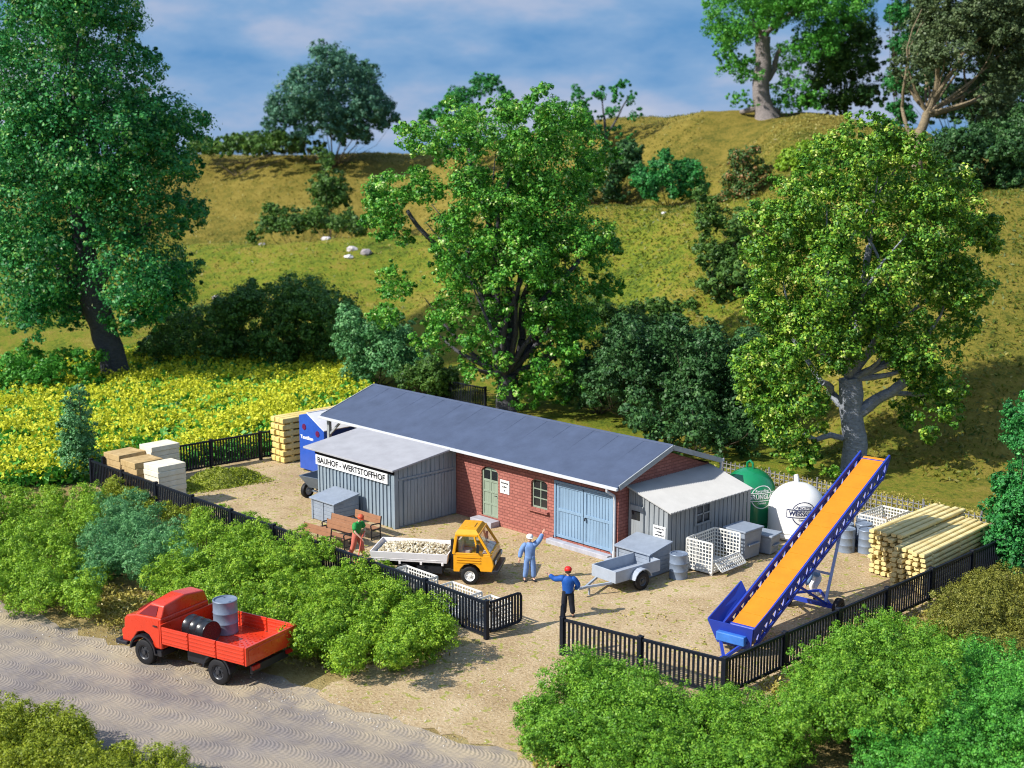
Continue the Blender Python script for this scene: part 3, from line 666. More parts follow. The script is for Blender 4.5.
# wire mesh fence
mf = empty('mesh_fence', (-5, 13.3, 0), 0, 'pale grey wire mesh fence behind the white container and the drums', 'fence')
M_WIRE = mat('pale_wire', (.20, .20, .21), .5, .15, 4)
b = MB()
for i in range(64): b.bar((i * .25, 0, .03), (i * .25, 0, 1.0), .035, .035)
for z in np.arange(.06, 1.05, .2): b.bar((0, .03, z), (15.75, .03, z), .035, .035)
b.build('mesh', M_WIRE, mf)
for i in range(7):
    b = MB(); b.tube([(i * 2.6, .1, 0), (i * 2.6, .1, 1.1)], .04, 6); b.build('post', M_WIRE, mf)

# ================================================================== YARD OBJECTS
# clothes bank
cb = empty('clothes_container', (-19.9, 0, 0), 0, 'tall blue clothes collection container with a sloping white lid, left of the big shed', 'container')
M_CBLUE = mat('container_blue', (.022, .085, .42), .35, .12, 2, .5, coat=.3)
cp = [(-1.0, .1), (1.05, .1), (1.05, 2.3), (-.25, 2.95), (-1.0, 2.78)]
b = MB(); b.prism(cp, .05, 2.3); b.build('body', M_CBLUE, cb, bevel=.03)
b = MB(); b.bar((-.25, 2.3, 2.985), (-.25, .02, 2.985), .06, .06)
b.add([(x, y, z) for y in (.0, 2.35) for x, z in ((-.25, 2.955), (1.12, 2.27), (1.14, 2.31), (-.25, 3.0))], [(0, 1, 2, 3), (7, 6, 5, 4), (0, 4, 5, 1), (1, 5, 6, 2), (2, 6, 7, 3), (3, 7, 4, 0)]); b.build('lid', mat('lid_white', (.74, .73, .76), .4, .05), cb)
for x in (-.55, .55):
    b = MB(); b.lathe([(.15, 0), (.15, .03)], 16, Matrix.Translation((x, .02, 2.25 if x < 0 else 2.05)) @ Matrix.Rotation(R(-90), 4, 'X') @ Matrix.Translation((0, 0, -.0))); b.build('deposit_slot', mat('slot_red', (.12, .01, .06), .4), cb)
tm = text_mesh('Textilien', .24, .004, 1.05); tm.transform(front_frame(-.36, .045, 1.72)); link('lettering', tm, M_WHITE, cb)
b = MB()
for x in (-.85, .85):
    for y in (.3, 2.0): b.tube([(x, y, 0), (x, y, .12)], .07, 8)
b.build('foot', M_BLACK, cb)

# squared beams, 3 x 7, each a thing
ORD = ['first', 'second', 'third', 'fourth', 'fifth', 'sixth', 'seventh', 'eighth']
M_BEAM = mat('yellow_timber', (.74, .54, .16), .6, .12, 2.5, .3, .3, 14, c2=(.80, .64, .26))
M_PLANK = mat('pale_timber', (.72, .55, .21), .6, .16, 1.6, .3, .3, 14, c2=(.80, .68, .36))
M_ENDGR = M_PLANK
proto = None
for r_ in range(7):
    for c_ in range(3):
        if proto is None:
            b = MB(); b.box(-.165, .165, 0, 6.7, 0, .25); o = proto = b.build('timber_beam', M_BEAM, None, bevel=.03)
        else: o = proto.copy(); COL.objects.link(o)
        o.location = (-23.35 + c_ * .39 + random.uniform(-.015, .015), .15 + random.uniform(-.06, .06), .06 + r_ * .335)
        tag(o, 'yellow squared beam, %s from left, %s from bottom, in the stack by the blue container' % (['left column', 'middle column', 'right column'][c_].replace(' column', ''), ORD[r_]), 'timber beam', 'squared beams stacked beside the blue container')
        o['label'] = 'yellow squared beam in the %s column, %s layer up, stack by the blue container' % (['left', 'middle', 'right'][c_], ORD[r_])
for r_ in range(7):
    for y in (.6, 3.3, 6.0):
        b = MB(); b.box(-23.55, -22.38, y, y + .12, .06 + r_ * .335 - (.055 if r_ == 0 else .083), .06 + r_ * .335 - .002)
        tag(b.build('spacer_batten', M_BEAM), 'thin %s spacer batten under the %s layer of the yellow beam stack' % ({.6: 'near', 3.3: 'middle', 6.0: 'far'}[y], ORD[r_]), 'batten', 'spacers between the squared beams')

# half-round plank stacks
NUM = ['one', 'two', 'three', 'four', 'five', 'six', 'seven', 'eight', 'nine']
def plank_stack(x0, y0, cols, rows, L, lean, who, grp):
    proto = None; dx, dz = .272, .192
    for r_ in range(rows):
        for c_ in range(cols):
            if proto is None:
                b = MB(); a = .102; pr = [(-a, .03), (-.075, 0), (.075, 0), (a, .03), (a, .10), (.075, .135), (-.075, .135), (-a, .10)]
                b.prism(pr, 0, L); o = proto = b.build('timber_plank', M_PLANK, None, bevel=.012)
            else: o = proto.copy(); COL.objects.link(o)
            o.location = (x0 + c_ * dx + random.uniform(-.015, .015), y0 + random.uniform(-.12, .12), .06 + r_ * dz); o.rotation_euler = (0, 0, lean + random.uniform(-.006, .006))
            tag(o, 'pale timber, column %s from left, layer %s from ground, %s' % (NUM[c_], NUM[r_], who), 'timber plank', grp)
    for r_ in range(rows):
        for q, y in enumerate((.5, L / 2, L - .7)):
            b = MB(); b.box(-.12, (cols - 1) * dx + .12, y, y + .12, .06 + r_ * dz - .055, .06 + r_ * dz - .002)
            o = b.build('spacer_batten', M_PLANK); o.location = (x0, y0, 0); o.rotation_euler.z = lean
            tag(o, '%s spacer batten under layer %s from ground, %s' % (['near', 'middle', 'far'][q], NUM[r_], who), 'batten', 'spacers between the pale timbers')
plank_stack(7.34, 5.95, 5, 9, 5.1, R(1.5), 'taller stack by the drums', 'pale timbers in the taller stack')
plank_stack(8.78, 5.1, 5, 8, 5.5, R(2.6), 'lower stack against the fence', 'pale timbers in the lower stack')

# slabs on the left
M_BRN = mat('brown_slab', (.44, .29, .12), .8, .2, 3, .2, .5, 18, c2=(.58, .42, .21)); M_CRM = mat('cream_slab', (.72, .64, .46), .8, .08, 3, .2, .4, 20, c2=(.80, .74, .60))
def slab_pile(x, y, n, t, m, what, where, rz, sx=1.25, sy=1.45):
    for i in range(n):
        b = MB(); b.box(-sx / 2, sx / 2, -sy / 2, sy / 2, 0, t - .006); o = b.build('packed_slab', m, None, bevel=.02)
        o.location = (x + random.uniform(-.025, .025), y + random.uniform(-.025, .025), .01 + i * t); o.rotation_euler.z = rz + random.uniform(-.015, .015)
        tag(o, '%s slab, %s from the ground, in the %s' % (what, ORD[i], where), 'slab', what + ' slabs in the ' + where)
slab_pile(-23.85, -7.75, 6, .285, M_BRN, 'brown', 'leftmost of the four piles', R(6))
slab_pile(-21.95, -7.9, 6, .285, M_BRN, 'brown', 'brown pile beside the front white one', R(3))
slab_pile(-19.75, -8.0, 8, .24, M_CRM, 'cream white', 'front white pile by the fence', R(2), 1.2, 1.4)
slab_pile(-23.4, -6.2, 8, .24, M_CRM, 'cream white', 'rear white pile', R(2), 1.1, 1.5)

# compost heap
def heap():
    rng = np.random.default_rng(3); n = 28; vs = []; fs = []
    for i in range(n):
        for j in range(n):
            u, v = i / (n - 1) * 2 - 1, j / (n - 1) * 2 - 1; r2 = min(1, u * u + v * v); ang = math.atan2(v, u)
            e = (1 - r2 ** .75) * (.55 + .25 * math.sin(2.1 * ang + 1)) + (.38 * math.exp(-((u + .1) ** 2 + (v - .55) ** 2) * 9))
            vs.append((u * 1.25, v * 2.3, max(0, e) * 1.0 * (1 - r2 ** 3) + (rng.random() - .5) * .06 * (1 - r2) - .01))
    for i in range(n - 1):
        for j in range(n - 1): fs.append((i * n + j, (i + 1) * n + j, (i + 1) * n + j + 1, i * n + j + 1))
    root = empty('grass_heap', (-21.4, -4.3, 0), R(-8), 'low green heap of grass clippings on the sand by the black fence', 'heap')
    b = MB(); b.add(vs, fs); b.build('mound', ground_mat('clippings', [(.35, (.10, .13, .015)), (.5, (.19, .22, .035)), (.65, (.30, .33, .07))], 1.5, .8, 14), root, smooth=True)
    V = np.array(vs); q = rng.integers(0, len(V), 9000); P = V[q] + rng.normal(size=(9000, 3)) * .05; P = P[P[:, 2] > .02]; N = unit(rng.normal(size=P.shape) + np.array([0, 0, .6]))
    link('clippings', leaf_mesh('clippings', P, N, .08 + .07 * rng.random(len(P)), rng.normal(.5, .2, len(P)), rng, .4), lm('yfoam'), root)
heap()

# igloos
def igloo(x, y, Rr, H, m, label, word, mt, ringc):
    root = empty('bottle_bank', (x, y, 0), 0, label, 'bottle bank')
    hb = H - Rr * .95
    prof = [(Rr * .93, .04), (Rr * .97, .1), (Rr * .97, .3), (Rr, .34)] + [(Rr, .34 + (hb - .34) * t) for t in (.33, .66, 1)] + [(Rr * math.cos(a), hb + Rr * .95 * math.sin(a)) for a in np.linspace(.1, 1.5, 14)]
    b = MB(); b.lathe(prof, 48); b.build('body', m, root, smooth=True)
    b = MB(); b.lathe([(Rr * .985, .12), (Rr * 1.01, .14), (Rr * 1.01, .27), (Rr * .985, .29)], 48, cap=False); b.build('base_ring', m, root, smooth=True)
    return root, hb, Rr
def wrap(me, Rr, ang0, zc):
    for v in me.vertices:
        a = ang0 + v.co.x / Rr; rr = Rr + .008 + v.co.z * .5; v.co = (rr * math.cos(a), rr * math.sin(a), zc + v.co.y)
    return me
def emblem(root, Rr, zc, ang, word, mt, small):
    bm = MB(); n = 60; r1, r2 = .50, .53
    def ring(b, r1, r2, gap):
        for i in range(n):
            t0, t1 = 2 * PI * i / n, 2 * PI * (i + 1) / n
            if abs(math.sin((t0 + t1) / 2) * r1) < gap: continue
            b.add([(r1 * math.cos(t0), r1 * math.sin(t0), 0), (r2 * math.cos(t0), r2 * math.sin(t0), 0), (r2 * math.cos(t1), r2 * math.sin(t1), 0), (r1 * math.cos(t1), r1 * math.sin(t1), 0)], [(0, 1, 2, 3)])
    def rect(b, x0, x1, y0, y1, k=14):
        for i in range(k):
            a, c = x0 + (x1 - x0) * i / k, x0 + (x1 - x0) * (i + 1) / k; b.add([(a, y0, 0), (c, y0, 0), (c, y1, 0), (a, y1, 0)], [(0, 1, 2, 3)])
    ring(bm, .46, .50, .17); rect(bm, -.68, .68, .145, .18); rect(bm, -.68, .68, -.18, -.145); rect(bm, -.70, -.68, -.165, .165, 1); rect(bm, .68, .70, -.165, .165, 1)
    me = bpy.data.meshes.new('emblem'); me.from_pydata(bm.v, [], bm.f); o = link('emblem', wrap(me, Rr, ang, zc), mt, root)
    def sub(t, size, w, dy):
        t_ = text_mesh(t, size, .001, w); b2 = bmesh.new(); b2.from_mesh(t_); bmesh.ops.subdivide_edges(b2, edges=[e for e in b2.edges if e.calc_length() > .12], cuts=2); b2.to_mesh(t_); b2.free(); t_.transform(Matrix.Translation((0, dy, 0))); return t_
    mes = [(sub(word, .28, 1.2, 0), Matrix()), (sub('Recycling', .15, .6, .26), Matrix()), (sub('Container', .1, .4, -.26), Matrix())]
    link('lettering', wrap(merge(mes), Rr, ang, zc), mt, o)
M_IG = mat('bank_green', (.006, .20, .075), .22, .08, 1.5, .5, coat=.4); M_IW = mat('bank_white', (.80, .79, .76), .45, .04, 1.5, .4)
ig, hb, Rr = igloo(.33, 8.0, 1.1, 2.5, M_IG, 'green domed bottle bank with white lettering behind the lean-to shed', '', None, None)
TOCAM = math.atan2(CAM.y - 8, CAM.x - 1)
emblem(ig, 1.1, 1.5, TOCAM + .52, 'GRÜNGLAS', M_WHITE, '')
b = MB(); b.tube([(-.15, 0, 2.45), (-.14, 0, 2.7), (0, 0, 2.8), (.14, 0, 2.7), (.15, 0, 2.45)], .05, 8); b.build('lifting_loop', M_IG, ig, smooth=True)
b = MB(); M_ = Matrix.Rotation(TOCAM + .5, 4, 'Z') @ Matrix.Translation((.62, 0, 2.1)) @ Matrix.Rotation(R(48), 4, 'Y'); b.lathe([(.2, 0), (.27, 0), (.27, .12), (.2, .12)], 20, M_, cap=False); b.build('bottle_port', M_IG, ig, smooth=True)
iw, hb, Rr = igloo(2.57, 8.2, 1.16, 2.25, M_IW, 'white domed bottle bank with blue lettering between the green one and the conveyor', '', None, None)
emblem(iw, 1.16, 1.22, TOCAM + .22, 'WEISSGLAS', mat('bank_ink', (.02, .03, .10), .5), '')
b = MB(); b.tube([(-.05, 0, 2.2), (-.07, 0, 2.45), (-.1, 0, 2.56)], [.11, .10, .08], 10); b.build('lifting_loop', M_IW, iw, smooth=True)

# oil drums
M_DRUM = mat('drum_grey', (.20, .25, .33), .42, .16, 3, .5, .1, 30, metal=.2); M_DRUMK = mat('drum_black', (.012, .013, .016), .28, .2, 3, .5)
def drum_proto(m, r=.335, h=.95):
    root = empty('oil_drum', (0, 0, 0))
    pf = [(r * .9, .02), (r, 0), (r * 1.02, .02), (r, .04)]
    for z in (.32, .63): pf += [(r, h * z - .025), (r * 1.028, h * z - .01), (r * 1.028, h * z + .01), (r, h * z + .025)]
    pf += [(r, h - .04), (r * 1.03, h - .02), (r, h), (r * .93, h), (r * .91, h - .035)]
    b = MB(); b.lathe(pf, 28); b.build('body', m, root, smooth=True)
    b = MB(); b.lathe([(.045, h - .036), (.045, h - .008), (.03, h - .005)], 10, Matrix.Translation((r * .6, 0, 0))); b.lathe([(.025, h - .036), (.025, h - .01)], 8, Matrix.Translation((-r * .55, .08, 0))); b.build('bung', m, root)
    return root
dp = drum_proto(M_DRUM); dp.location = (2.6, .45, 0); tag(dp, 'blue grey oil drum standing alone between the planked box and the lattice crate', 'drum')
for x, y, t in ((5.2, 7.75, 'front left of six'), (5.82, 8.2, 'front right of six'), (4.76, 8.35, 'middle left of six'), (5.3, 8.85, 'middle right of six'), (4.3, 9.1, 'back left of six'), (4.85, 9.65, 'back right of six')):
    o = copy_tree(dp); o.location = (x, y, 0); o.rotation_euler.z = random.uniform(0, 6); tag(o, 'blue grey oil drum, %s behind the conveyor' % t, 'drum', 'six drums by the plank stacks')

# lattice crates
M_LAT = mat('lattice_white', (.66, .65, .60), .5, .08, 3)
def lattice(b, P, u, v, nu, nv, w=.035, t=.03):
    """grille panel spanned by u and v from P"""
    P, u, v = Vector(P), Vector(u), Vector(v); nrm = u.cross(v).normalized()
    for i in range(nu + 1):
        p = P + u * (i / nu); b.bar(p, p + v, w * (1.9 if i in (0, nu) else 1), t, nrm)
    for j in range(nv + 1):
        p = P + v * (j / nv); b.bar(p, p + u, w * (1.9 if j in (0, nv) else 1), t * .9, nrm)
def lattice_crate(loc, rz, sx, sy, h, label, front='flap', group=None, feet=.12):
    root = empty('lattice_crate', loc, rz, label, 'crate', group); z0 = feet
    n = lambda L: max(3, round(L / .14))
    b = MB(); lattice(b, (-sx / 2, sy / 2, z0), (sx, 0, 0), (0, 0, h - z0), n(sx), n(h - z0)); b.build('side_panel', M_LAT, root)
    for x in (-sx / 2, sx / 2):
        if front == 'flap' and x > 0: continue
        b = MB(); lattice(b, (x, -sy / 2, z0), (0, sy, 0), (0, 0, h - z0), n(sy), n(h - z0)); b.build('end_panel', M_LAT, root)
    if front != 'open':
        b = MB(); lattice(b, (-sx / 2, -sy / 2, z0), (sx, 0, 0), (0, 0, h - z0), n(sx), n(h - z0)); b.build('side_panel', M_LAT, root)
    if front == 'flap':
        b = MB(); lattice(b, (sx / 2 + .0, -sy / 2 + .05, z0 + .02), (0, sy - .1, 0), (.02, 0, (h - z0) * .3), n(sy), 3); b.build('lower_gate', M_LAT, root)
        b = MB(); b.bar((sx / 2 + .03, -sy / 2 + .1, .55), (sx / 2 + .03, sy / 2 - .1, .55), .05, .05); lattice(b, (sx / 2 + .05, -sy / 2 + .12, z0 + .42), (0, sy - .24, 0), (.32, 0, -.32), n(sy), 3); b.build('hinged_flap', M_LAT, root)
    b = MB(); b.box(-sx / 2, sx / 2, -sy / 2, sy / 2, z0 - .04, z0 - .005); b.build('floor_panel', M_LAT, root)
    b = MB()
    for x in (-sx / 2 + .06, sx / 2 - .06):
        for y in (-sy / 2 + .06, sy / 2 - .06): b.cbox((x, y, z0 / 2 - .02), (.1, .1, z0 - .04))
    b.build('foot', M_LAT, root); 
    return root
lattice_crate((2.75, 2.35, 0), R(3), 1.15, 1.85, 1.25, 'white lattice crate with its front flap let down beside the lone drum', 'flap')
lattice_crate((5.35, 10.3, 0), R(0), 1.2, 1.8, 1.1, 'white lattice crate half hidden behind the taller plank stack', 'full')
for x, t, sx, fr in ((-2.75, 'leftmost of three white lattice crates just inside the slat fence, under the tipper bed', 1.7, 'full'), (-.35, 'middle one of the three white lattice crates just inside the slat fence', 1.5, 'open'), (1.35, 'white lattice crate just inside the slat fence, nearest the open gate leaf', 1.0, 'open')):
    lattice_crate((x, -7.95, 0), 0, sx, .95, .82, t, fr, 'lattice crates along the slat fence')

# planked grit boxes
M_BOX = mat('box_grey', (.24, .28, .34), .5, .12, 3, .4)
def grit_box(x0, x1, y0, y1, h, label):
    root = empty('grit_box', ((x0 + x1) / 2, (y0 + y1) / 2, 0), 0, label, 'grit box'); a, c = (x1 - x0) / 2, (y1 - y0) / 2; b = MB()
    n = 5
    for i in range(n):
        z = .04 + (h - .3) * i / n; b.box(-a, a, -c, c, z, z + (h - .3) / n - .02)
    b.box(-a + .015, a - .015, -c + .015, c - .015, .03, h - .28); b.prism([(-c, h - .28), (c, h - .28), (c, h - .02), (-c, h - .22)], -a, a, Matrix.Rotation(R(90), 4, 'Z')); b.build('body', M_BOX, root, bevel=.008)
    for x in (-a + .05, 0, a - .05): b = MB(); b.box(x - .045, x + .045, -c - .03, -c - .001, .02, h - .26); b.build('cleat', M_BOX, root)
    b = MB(); e = .09; b.add([(x, y, z + d) for d in (0, .06) for x in (-a - e, a + e) for y, z in ((-c - e, h - .24), (c, h + .0))], [(0, 1, 3, 2), (4, 6, 7, 5), (0, 2, 6, 4), (1, 5, 7, 3), (0, 4, 5, 1), (2, 3, 7, 6)]); b.build('lid', M_BOX, root, bevel=.012)
    return root
grit_box(-13.35, -11.75, -4.65, -3.35, 1.15, 'grey planked grit box with sloping lid in front of the lettered shed wall')
grit_box(.35, 1.95, -.45, .8, 1.15, 'grey planked grit box behind the car trailer at the small shed')
# plastic bins beyond lattice crate
def bin_(loc, rz, sx, sy, h, label):
    root = empty('storage_bin', loc, rz, label, 'bin'); b = MB(); q = .86
    b.add([(x * k, y * k, z) for k, z in ((q, .05), (1, h)) for x, y in ((-sx / 2, -sy / 2), (sx / 2, -sy / 2), (sx / 2, sy / 2), (-sx / 2, sy / 2))], [(3, 2, 1, 0), (4, 5, 6, 7), (0, 1, 5, 4), (1, 2, 6, 5), (2, 3, 7, 6), (3, 0, 4, 7)])
    b.build('body', M_BOX, root, bevel=.04); b = MB(); b.box(-sx / 2 - .05, sx / 2 + .05, -sy / 2 - .05, sy / 2 + .05, h, h + .09); b.build('lid', M_BOX, root, bevel=.03)
    b = MB(); b.bar((sx / 2 + .03, -sy * .3, h * .55), (sx / 2 + .03, sy * .3, h * .55), .08, .05); b.build('handle', M_BOX, root); return root
bin_((2.75, 4.25, 0), 0, 1.0, 1.15, 1.15, 'taller grey lidded bin right behind the lattice crate with the flap')
bin_((3.0, 5.35, 0), R(8), 1.0, .8, .75, 'lower grey lidded bin in front of the green bottle bank')

# benches
M_BWOOD = mat('bench_brown', (.30, .145, .075), .55, .16, 2.5, .35)
def bench_proto():
    root = empty('park_bench', (0, 0, 0)); L = 1.62
    b = MB()
    for i in range(2): b.cbox((0, .19 + .025 * i, .66 + i * .17), (L, .035, .166), (R(-10), 0, 0))
    b.build('backrest', M_BWOOD, root, bevel=.008)
    b = MB()
    for i in range(3): b.cbox((0, -.25 + i * .17, .44), (L, .155, .035))
    b.build('seat', M_BWOOD, root, bevel=.008)
    for x in (-L / 2 - .0, L / 2 + .0):
        b = MB(); b.tube([(x, -.3, .0), (x, -.3, .42), (x, -.33, .62), (x, -.27, .66), (x, .1, .64), (x, .2, .6)], .03, 6); b.tube([(x, .17, 0), (x, .17, .45), (x, .24, .92)], .03, 6); b.bar((x, -.3, .41), (x, .17, .41), .05, .05); b.bar((x, -.3, .12), (x, .17, .12), .04, .04); b.build('armrest', M_BLACK, root)
    return root
bp = bench_proto()
for i, (x, y, t) in enumerate(((-9.76, -7.15, 'brown park bench nearest the slat fence, its seat towards the hedge'), (-9.52, -6.2, 'brown park bench in the middle of the group, left of the green shirted worker'), (-10.05, -5.55, 'brown park bench mostly hidden behind the worker and the middle bench'), (-9.85, -4.55, 'brown park bench standing against the corner of the lettered shed'))):
    o = bp if i == 0 else copy_tree(bp); o.location = (x, y, 0); o.rotation_euler.z = R((5, 4, 6, 2)[i]); tag(o, t, 'bench', 'brown benches in front of the lettered shed')
# ================================================================== CONVEYOR
M_CONV = mat('conveyor_blue', (.018, .045, .33), .45, .1, 2, .35); M_BELT = mat('belt_orange', (.66, .215, .010), .6, .1, 1.2, .3, .25, 12); M_TYRE = mat('tyre_black', (.012, .012, .014), .6, .2, 4, .3)
def wheel(name, par, loc, r, w, axis, rimm, rim=.55, hub=True):
    """tyre with tread shoulder, dished rim as sub-part"""
    M_ = Matrix.Translation(Vector(loc)) @ (Matrix.Rotation(R(90), 4, 'Y') if axis == 'x' else Matrix.Rotation(R(90), 4, 'X'))
    b = MB(); b.lathe([(r * rim, -w / 2), (r * .88, -w / 2), (r * .97, -w * .42), (r, -w * .28), (r, w * .28), (r * .97, w * .42), (r * .88, w / 2), (r * rim, w / 2)], 28, M_, cap=False)
    root = b.build(name, M_TYRE, par, smooth=True)
    c = MB(); c.lathe([(r * rim, -w * .45), (r * rim * .9, -w * .40), (r * rim * .8, -w * .22), (r * .2, -w * .25), (r * .16, -w * .48), (.001, -w * .5)], 24, M_, cap=False); c.lathe([(r * rim, w * .45), (r * rim * .9, w * .40), (r * rim * .8, w * .22), (r * .2, w * .25), (r * .16, w * .48), (.001, w * .5)], 24, M_, cap=False)
    for k in range(6):
        t = k * PI / 3
        for s in (-1, 1): c.lathe([(r * .05, s * w * .22), (r * .05, s * w * .34), (.001, s * w * .35)], 6, M_ @ Matrix.Translation((r * .36 * math.cos(t), r * .36 * math.sin(t), 0)), cap=False)
    c.build('rim', rimm, root, smooth=True); return root
cv = empty('conveyor', (8.46, -4.0, 0), R(7.2), 'blue wheeled loading conveyor with an orange belt tilted up towards the tree', 'conveyor')
SL = (4.35 - .80) / 9.45
zb = lambda s: .80 + (s - .65) * SL
b = MB()
for i in range(44):
    s0 = .45 + i * .222; b.add([(x, s, zb(s) + .03) for s in (s0, s0 + .222) for x in (-.42, .42)], [(0, 1, 3, 2)])
    b.add([(x, s, zb(s) - .27) for s in (s0, s0 + .222) for x in (-.42, .42)], [(2, 3, 1, 0)])
for i in range(12):
    s = 1.0 + i * .8
    for x0, x1 in ((-.41, -.05), (.05, .41)): b.bar((x0, s + .06, zb(s) + .036), (x1, s + .06, zb(s) + .036), .05, .03)
b.build('belt', M_BELT, cv, smooth=True)
for x, in ((-.56,), (.56,)):
    b = MB(); b.bar((x, -.05, zb(-.05) + .12), (x, 10.25, zb(10.25) + .12), .07, .16); b.bar((x, .0, zb(0) - .36), (x, 9.7, zb(9.7) - .36), .07, .10)
    b.bar((x, 10.22, zb(10.22) + .1), (x, 9.65, zb(9.65) - .42), .07, .12)
    for i in range(17):
        s = .35 + i * .555
        b.bar((x, s, zb(s) - .32), (x, s + .28, zb(s + .28) + .04), .04, .15); b.bar((x, s + .28, zb(s + .28) + .04), (x, s + .555, zb(s + .555) - .32), .04, .13)
    b.build('side_girder', M_CONV, cv)
b = MB()
for s in (.1, 2, 4, 6, 8, 9.7): b.bar((-.53, s, zb(s) - .42), (.53, s, zb(s) - .42), .06, .06)
b.build('cross_tie', M_CONV, cv)
for s in (.5, 10.1):
    b = MB(); b.tube([(-.52, s, zb(s) - .065), (.52, s, zb(s) - .065)], .095, 14); b.build('roller', M_CONV, cv, smooth=True)
b = MB()
for x0, x1 in ((-.6, -.86), (.6, .72)):
    for q in (0, 1):
        pass
    b.add([(x0, -.1, zb(-.1) + .0), (x0, 1.8, zb(1.8) + .1), (x1, 1.85, zb(1.8) + .46), (x1, -.25, zb(0) + .46)] + [(x0 + (.04 if x0 > 0 else -.04), -.1, zb(-.1) + .0), (x0 + (.04 if x0 > 0 else -.04), 1.8, zb(1.8) + .1), (x1 + (.04 if x0 > 0 else -.04), 1.85, zb(1.8) + .46), (x1 + (.04 if x0 > 0 else -.04), -.25, zb(0) + .46)], [(0, 1, 2, 3), (7, 6, 5, 4), (0, 4, 5, 1), (1, 5, 6, 2), (2, 6, 7, 3), (3, 7, 4, 0)])
b.add([(-.6, -.1, zb(0) - .3), (.6, -.1, zb(0) - .3), (.74, -.26, zb(0) + .45), (-.88, -.26, zb(0) + .45), (-.6, -.15, zb(0) - .3), (.6, -.15, zb(0) - .3), (.74, -.31, zb(0) + .45), (-.88, -.31, zb(0) + .45)], [(0, 1, 2, 3), (7, 6, 5, 4), (0, 4, 5, 1), (1, 5, 6, 2), (2, 6, 7, 3), (3, 7, 4, 0)])
b.build('hopper', M_CONV, cv)
b = MB(); b.box(-.5, .5, -.42, -.18, .42, .72); b.build('motor_box', mat('motor_blue', (.04, .16, .50), .4), cv, bevel=.03)
b = MB(); b.bar((-.45, -.25, .5), (0, -.75, .05), .09, .09); b.bar((.45, -.25, .5), (0, -.75, .05), .09, .09); b.bar((-.5, -.25, .5), (.5, -.25, .5), .09, .09); b.cbox((0, -.78, .05), (.2, .2, .1)); b.build('drawbar', M_CONV, cv)
b = MB(); b.bar((-.68, 4.95, .34), (1.1, 4.95, .34), .13, .13); b.bar((-.9, 4.9, .4), (0, 6.0, .42), .08, .08); b.bar((.9, 4.9, .4), (0, 6.0, .42), .08, .08)
b.bar((-.56, 3.3, zb(3.3) - .42), (-.75, 4.9, .4), .08, .08); b.bar((.56, 3.3, zb(3.3) - .42), (.75, 4.9, .4), .08, .08)
b.build('axle_frame', M_CONV, cv)
b = MB(); M_STEEL = mat('pale_steel_blue', (.30, .38, .62), .35, .1, 3, .5)
b.bar((-.7, 4.95, .42), (-.5, 6.35, zb(6.35) - .45), .09, .09); b.bar((.7, 4.95, .42), (.5, 6.35, zb(6.35) - .45), .09, .09); b.bar((-.58, 5.7, 1.2), (.58, 5.7, 1.2), .07, .07); b.build('prop_strut', M_STEEL, cv)
for x in (-.72, 1.18): wheel('wheel', cv, (x, 4.95, .34), .34, .2, 'x', mat('rim_dark', (.03, .03, .035), .4))

# ================================================================== CAR TRAILER
M_GREYP = mat('trailer_grey', (.33, .37, .43), .45, .1, 3, .45)
def tubwalls(b, x0, x1, y0, y1, z0, z1, t=.05, flare=0):
    f = flare
    for (ax, ay), (bx, by), (nx, ny) in (((x0, y0), (x1, y0), (0, -1)), ((x1, y0), (x1, y1), (1, 0)), ((x1, y1), (x0, y1), (0, 1)), ((x0, y1), (x0, y0), (-1, 0))):
        d = Vector((bx - ax, by - ay, 0)).normalized(); n_ = Vector((nx, ny, 0)); p = Vector((ax, ay, z0)); q = Vector((bx, by, z0)); up = Vector((0, 0, z1 - z0))
        o_ = n_ * f; e = d * f
        b.add([p, q, q + up + o_ + e, p + up + o_ - e, p - n_ * t + d * t, q - n_ * t - d * t, q + up + o_ + e - n_ * t - d * t, p + up + o_ - e - n_ * t + d * t], [(0, 1, 2, 3), (7, 6, 5, 4), (0, 4, 5, 1), (1, 5, 6, 2), (2, 6, 7, 3), (3, 7, 4, 0)])
    b.box(x0 + t, x1 - t, y0 + t, y1 - t, z0, z0 + .04)
tr = empty('car_trailer', (1.72, -1.5, 0), R(-4), 'grey open single axle car trailer standing in front of the planked grit box', 'trailer')
b = MB(); tubwalls(b, -.62, .62, -1.15, 1.15, .42, .86); b.build('tub', M_GREYP, tr, bevel=.012)
b = MB()
for s in (-1, 1):
    for k in range(7):
        a0_, a1_ = R(15 + k * 150 / 7), R(15 + (k + 1) * 150 / 7); x0_, x1_ = (.64, .9) if s > 0 else (-.9, -.64); r_ = .43
        b.add([(x, r_ * rr * math.cos(a), .33 + r_ * rr * math.sin(a)) for x in (x0_, x1_) for rr in (1, 1.09) for a in (a0_, a1_)], [(0, 1, 5, 4), (2, 6, 7, 3), (0, 2, 3, 1), (4, 5, 7, 6), (0, 4, 6, 2), (1, 3, 7, 5)])
b.build('mudguard', M_GREYP, tr)
b = MB(); b.bar((-.4, -1.1, .40), (0, -2.05, .34), .07, .08); b.bar((.4, -1.1, .40), (0, -2.05, .34), .07, .08); b.bar((0, -1.9, .34), (0, -2.3, .34), .08, .08); b.tube([(0, -2.28, .36), (0, -2.4, .36)], .06, 8); b.build('drawbar', M_GREYP, tr); b = MB(); b.bar((-.68, 0, .36), (.68, 0, .36), .08, .08); b.build('axle', M_GREYP, tr)
b = MB(); b.tube([(0, -1.85, .0), (0, -1.85, .34)], .035, 8); b.build('jockey_leg', M_GREYP, tr)
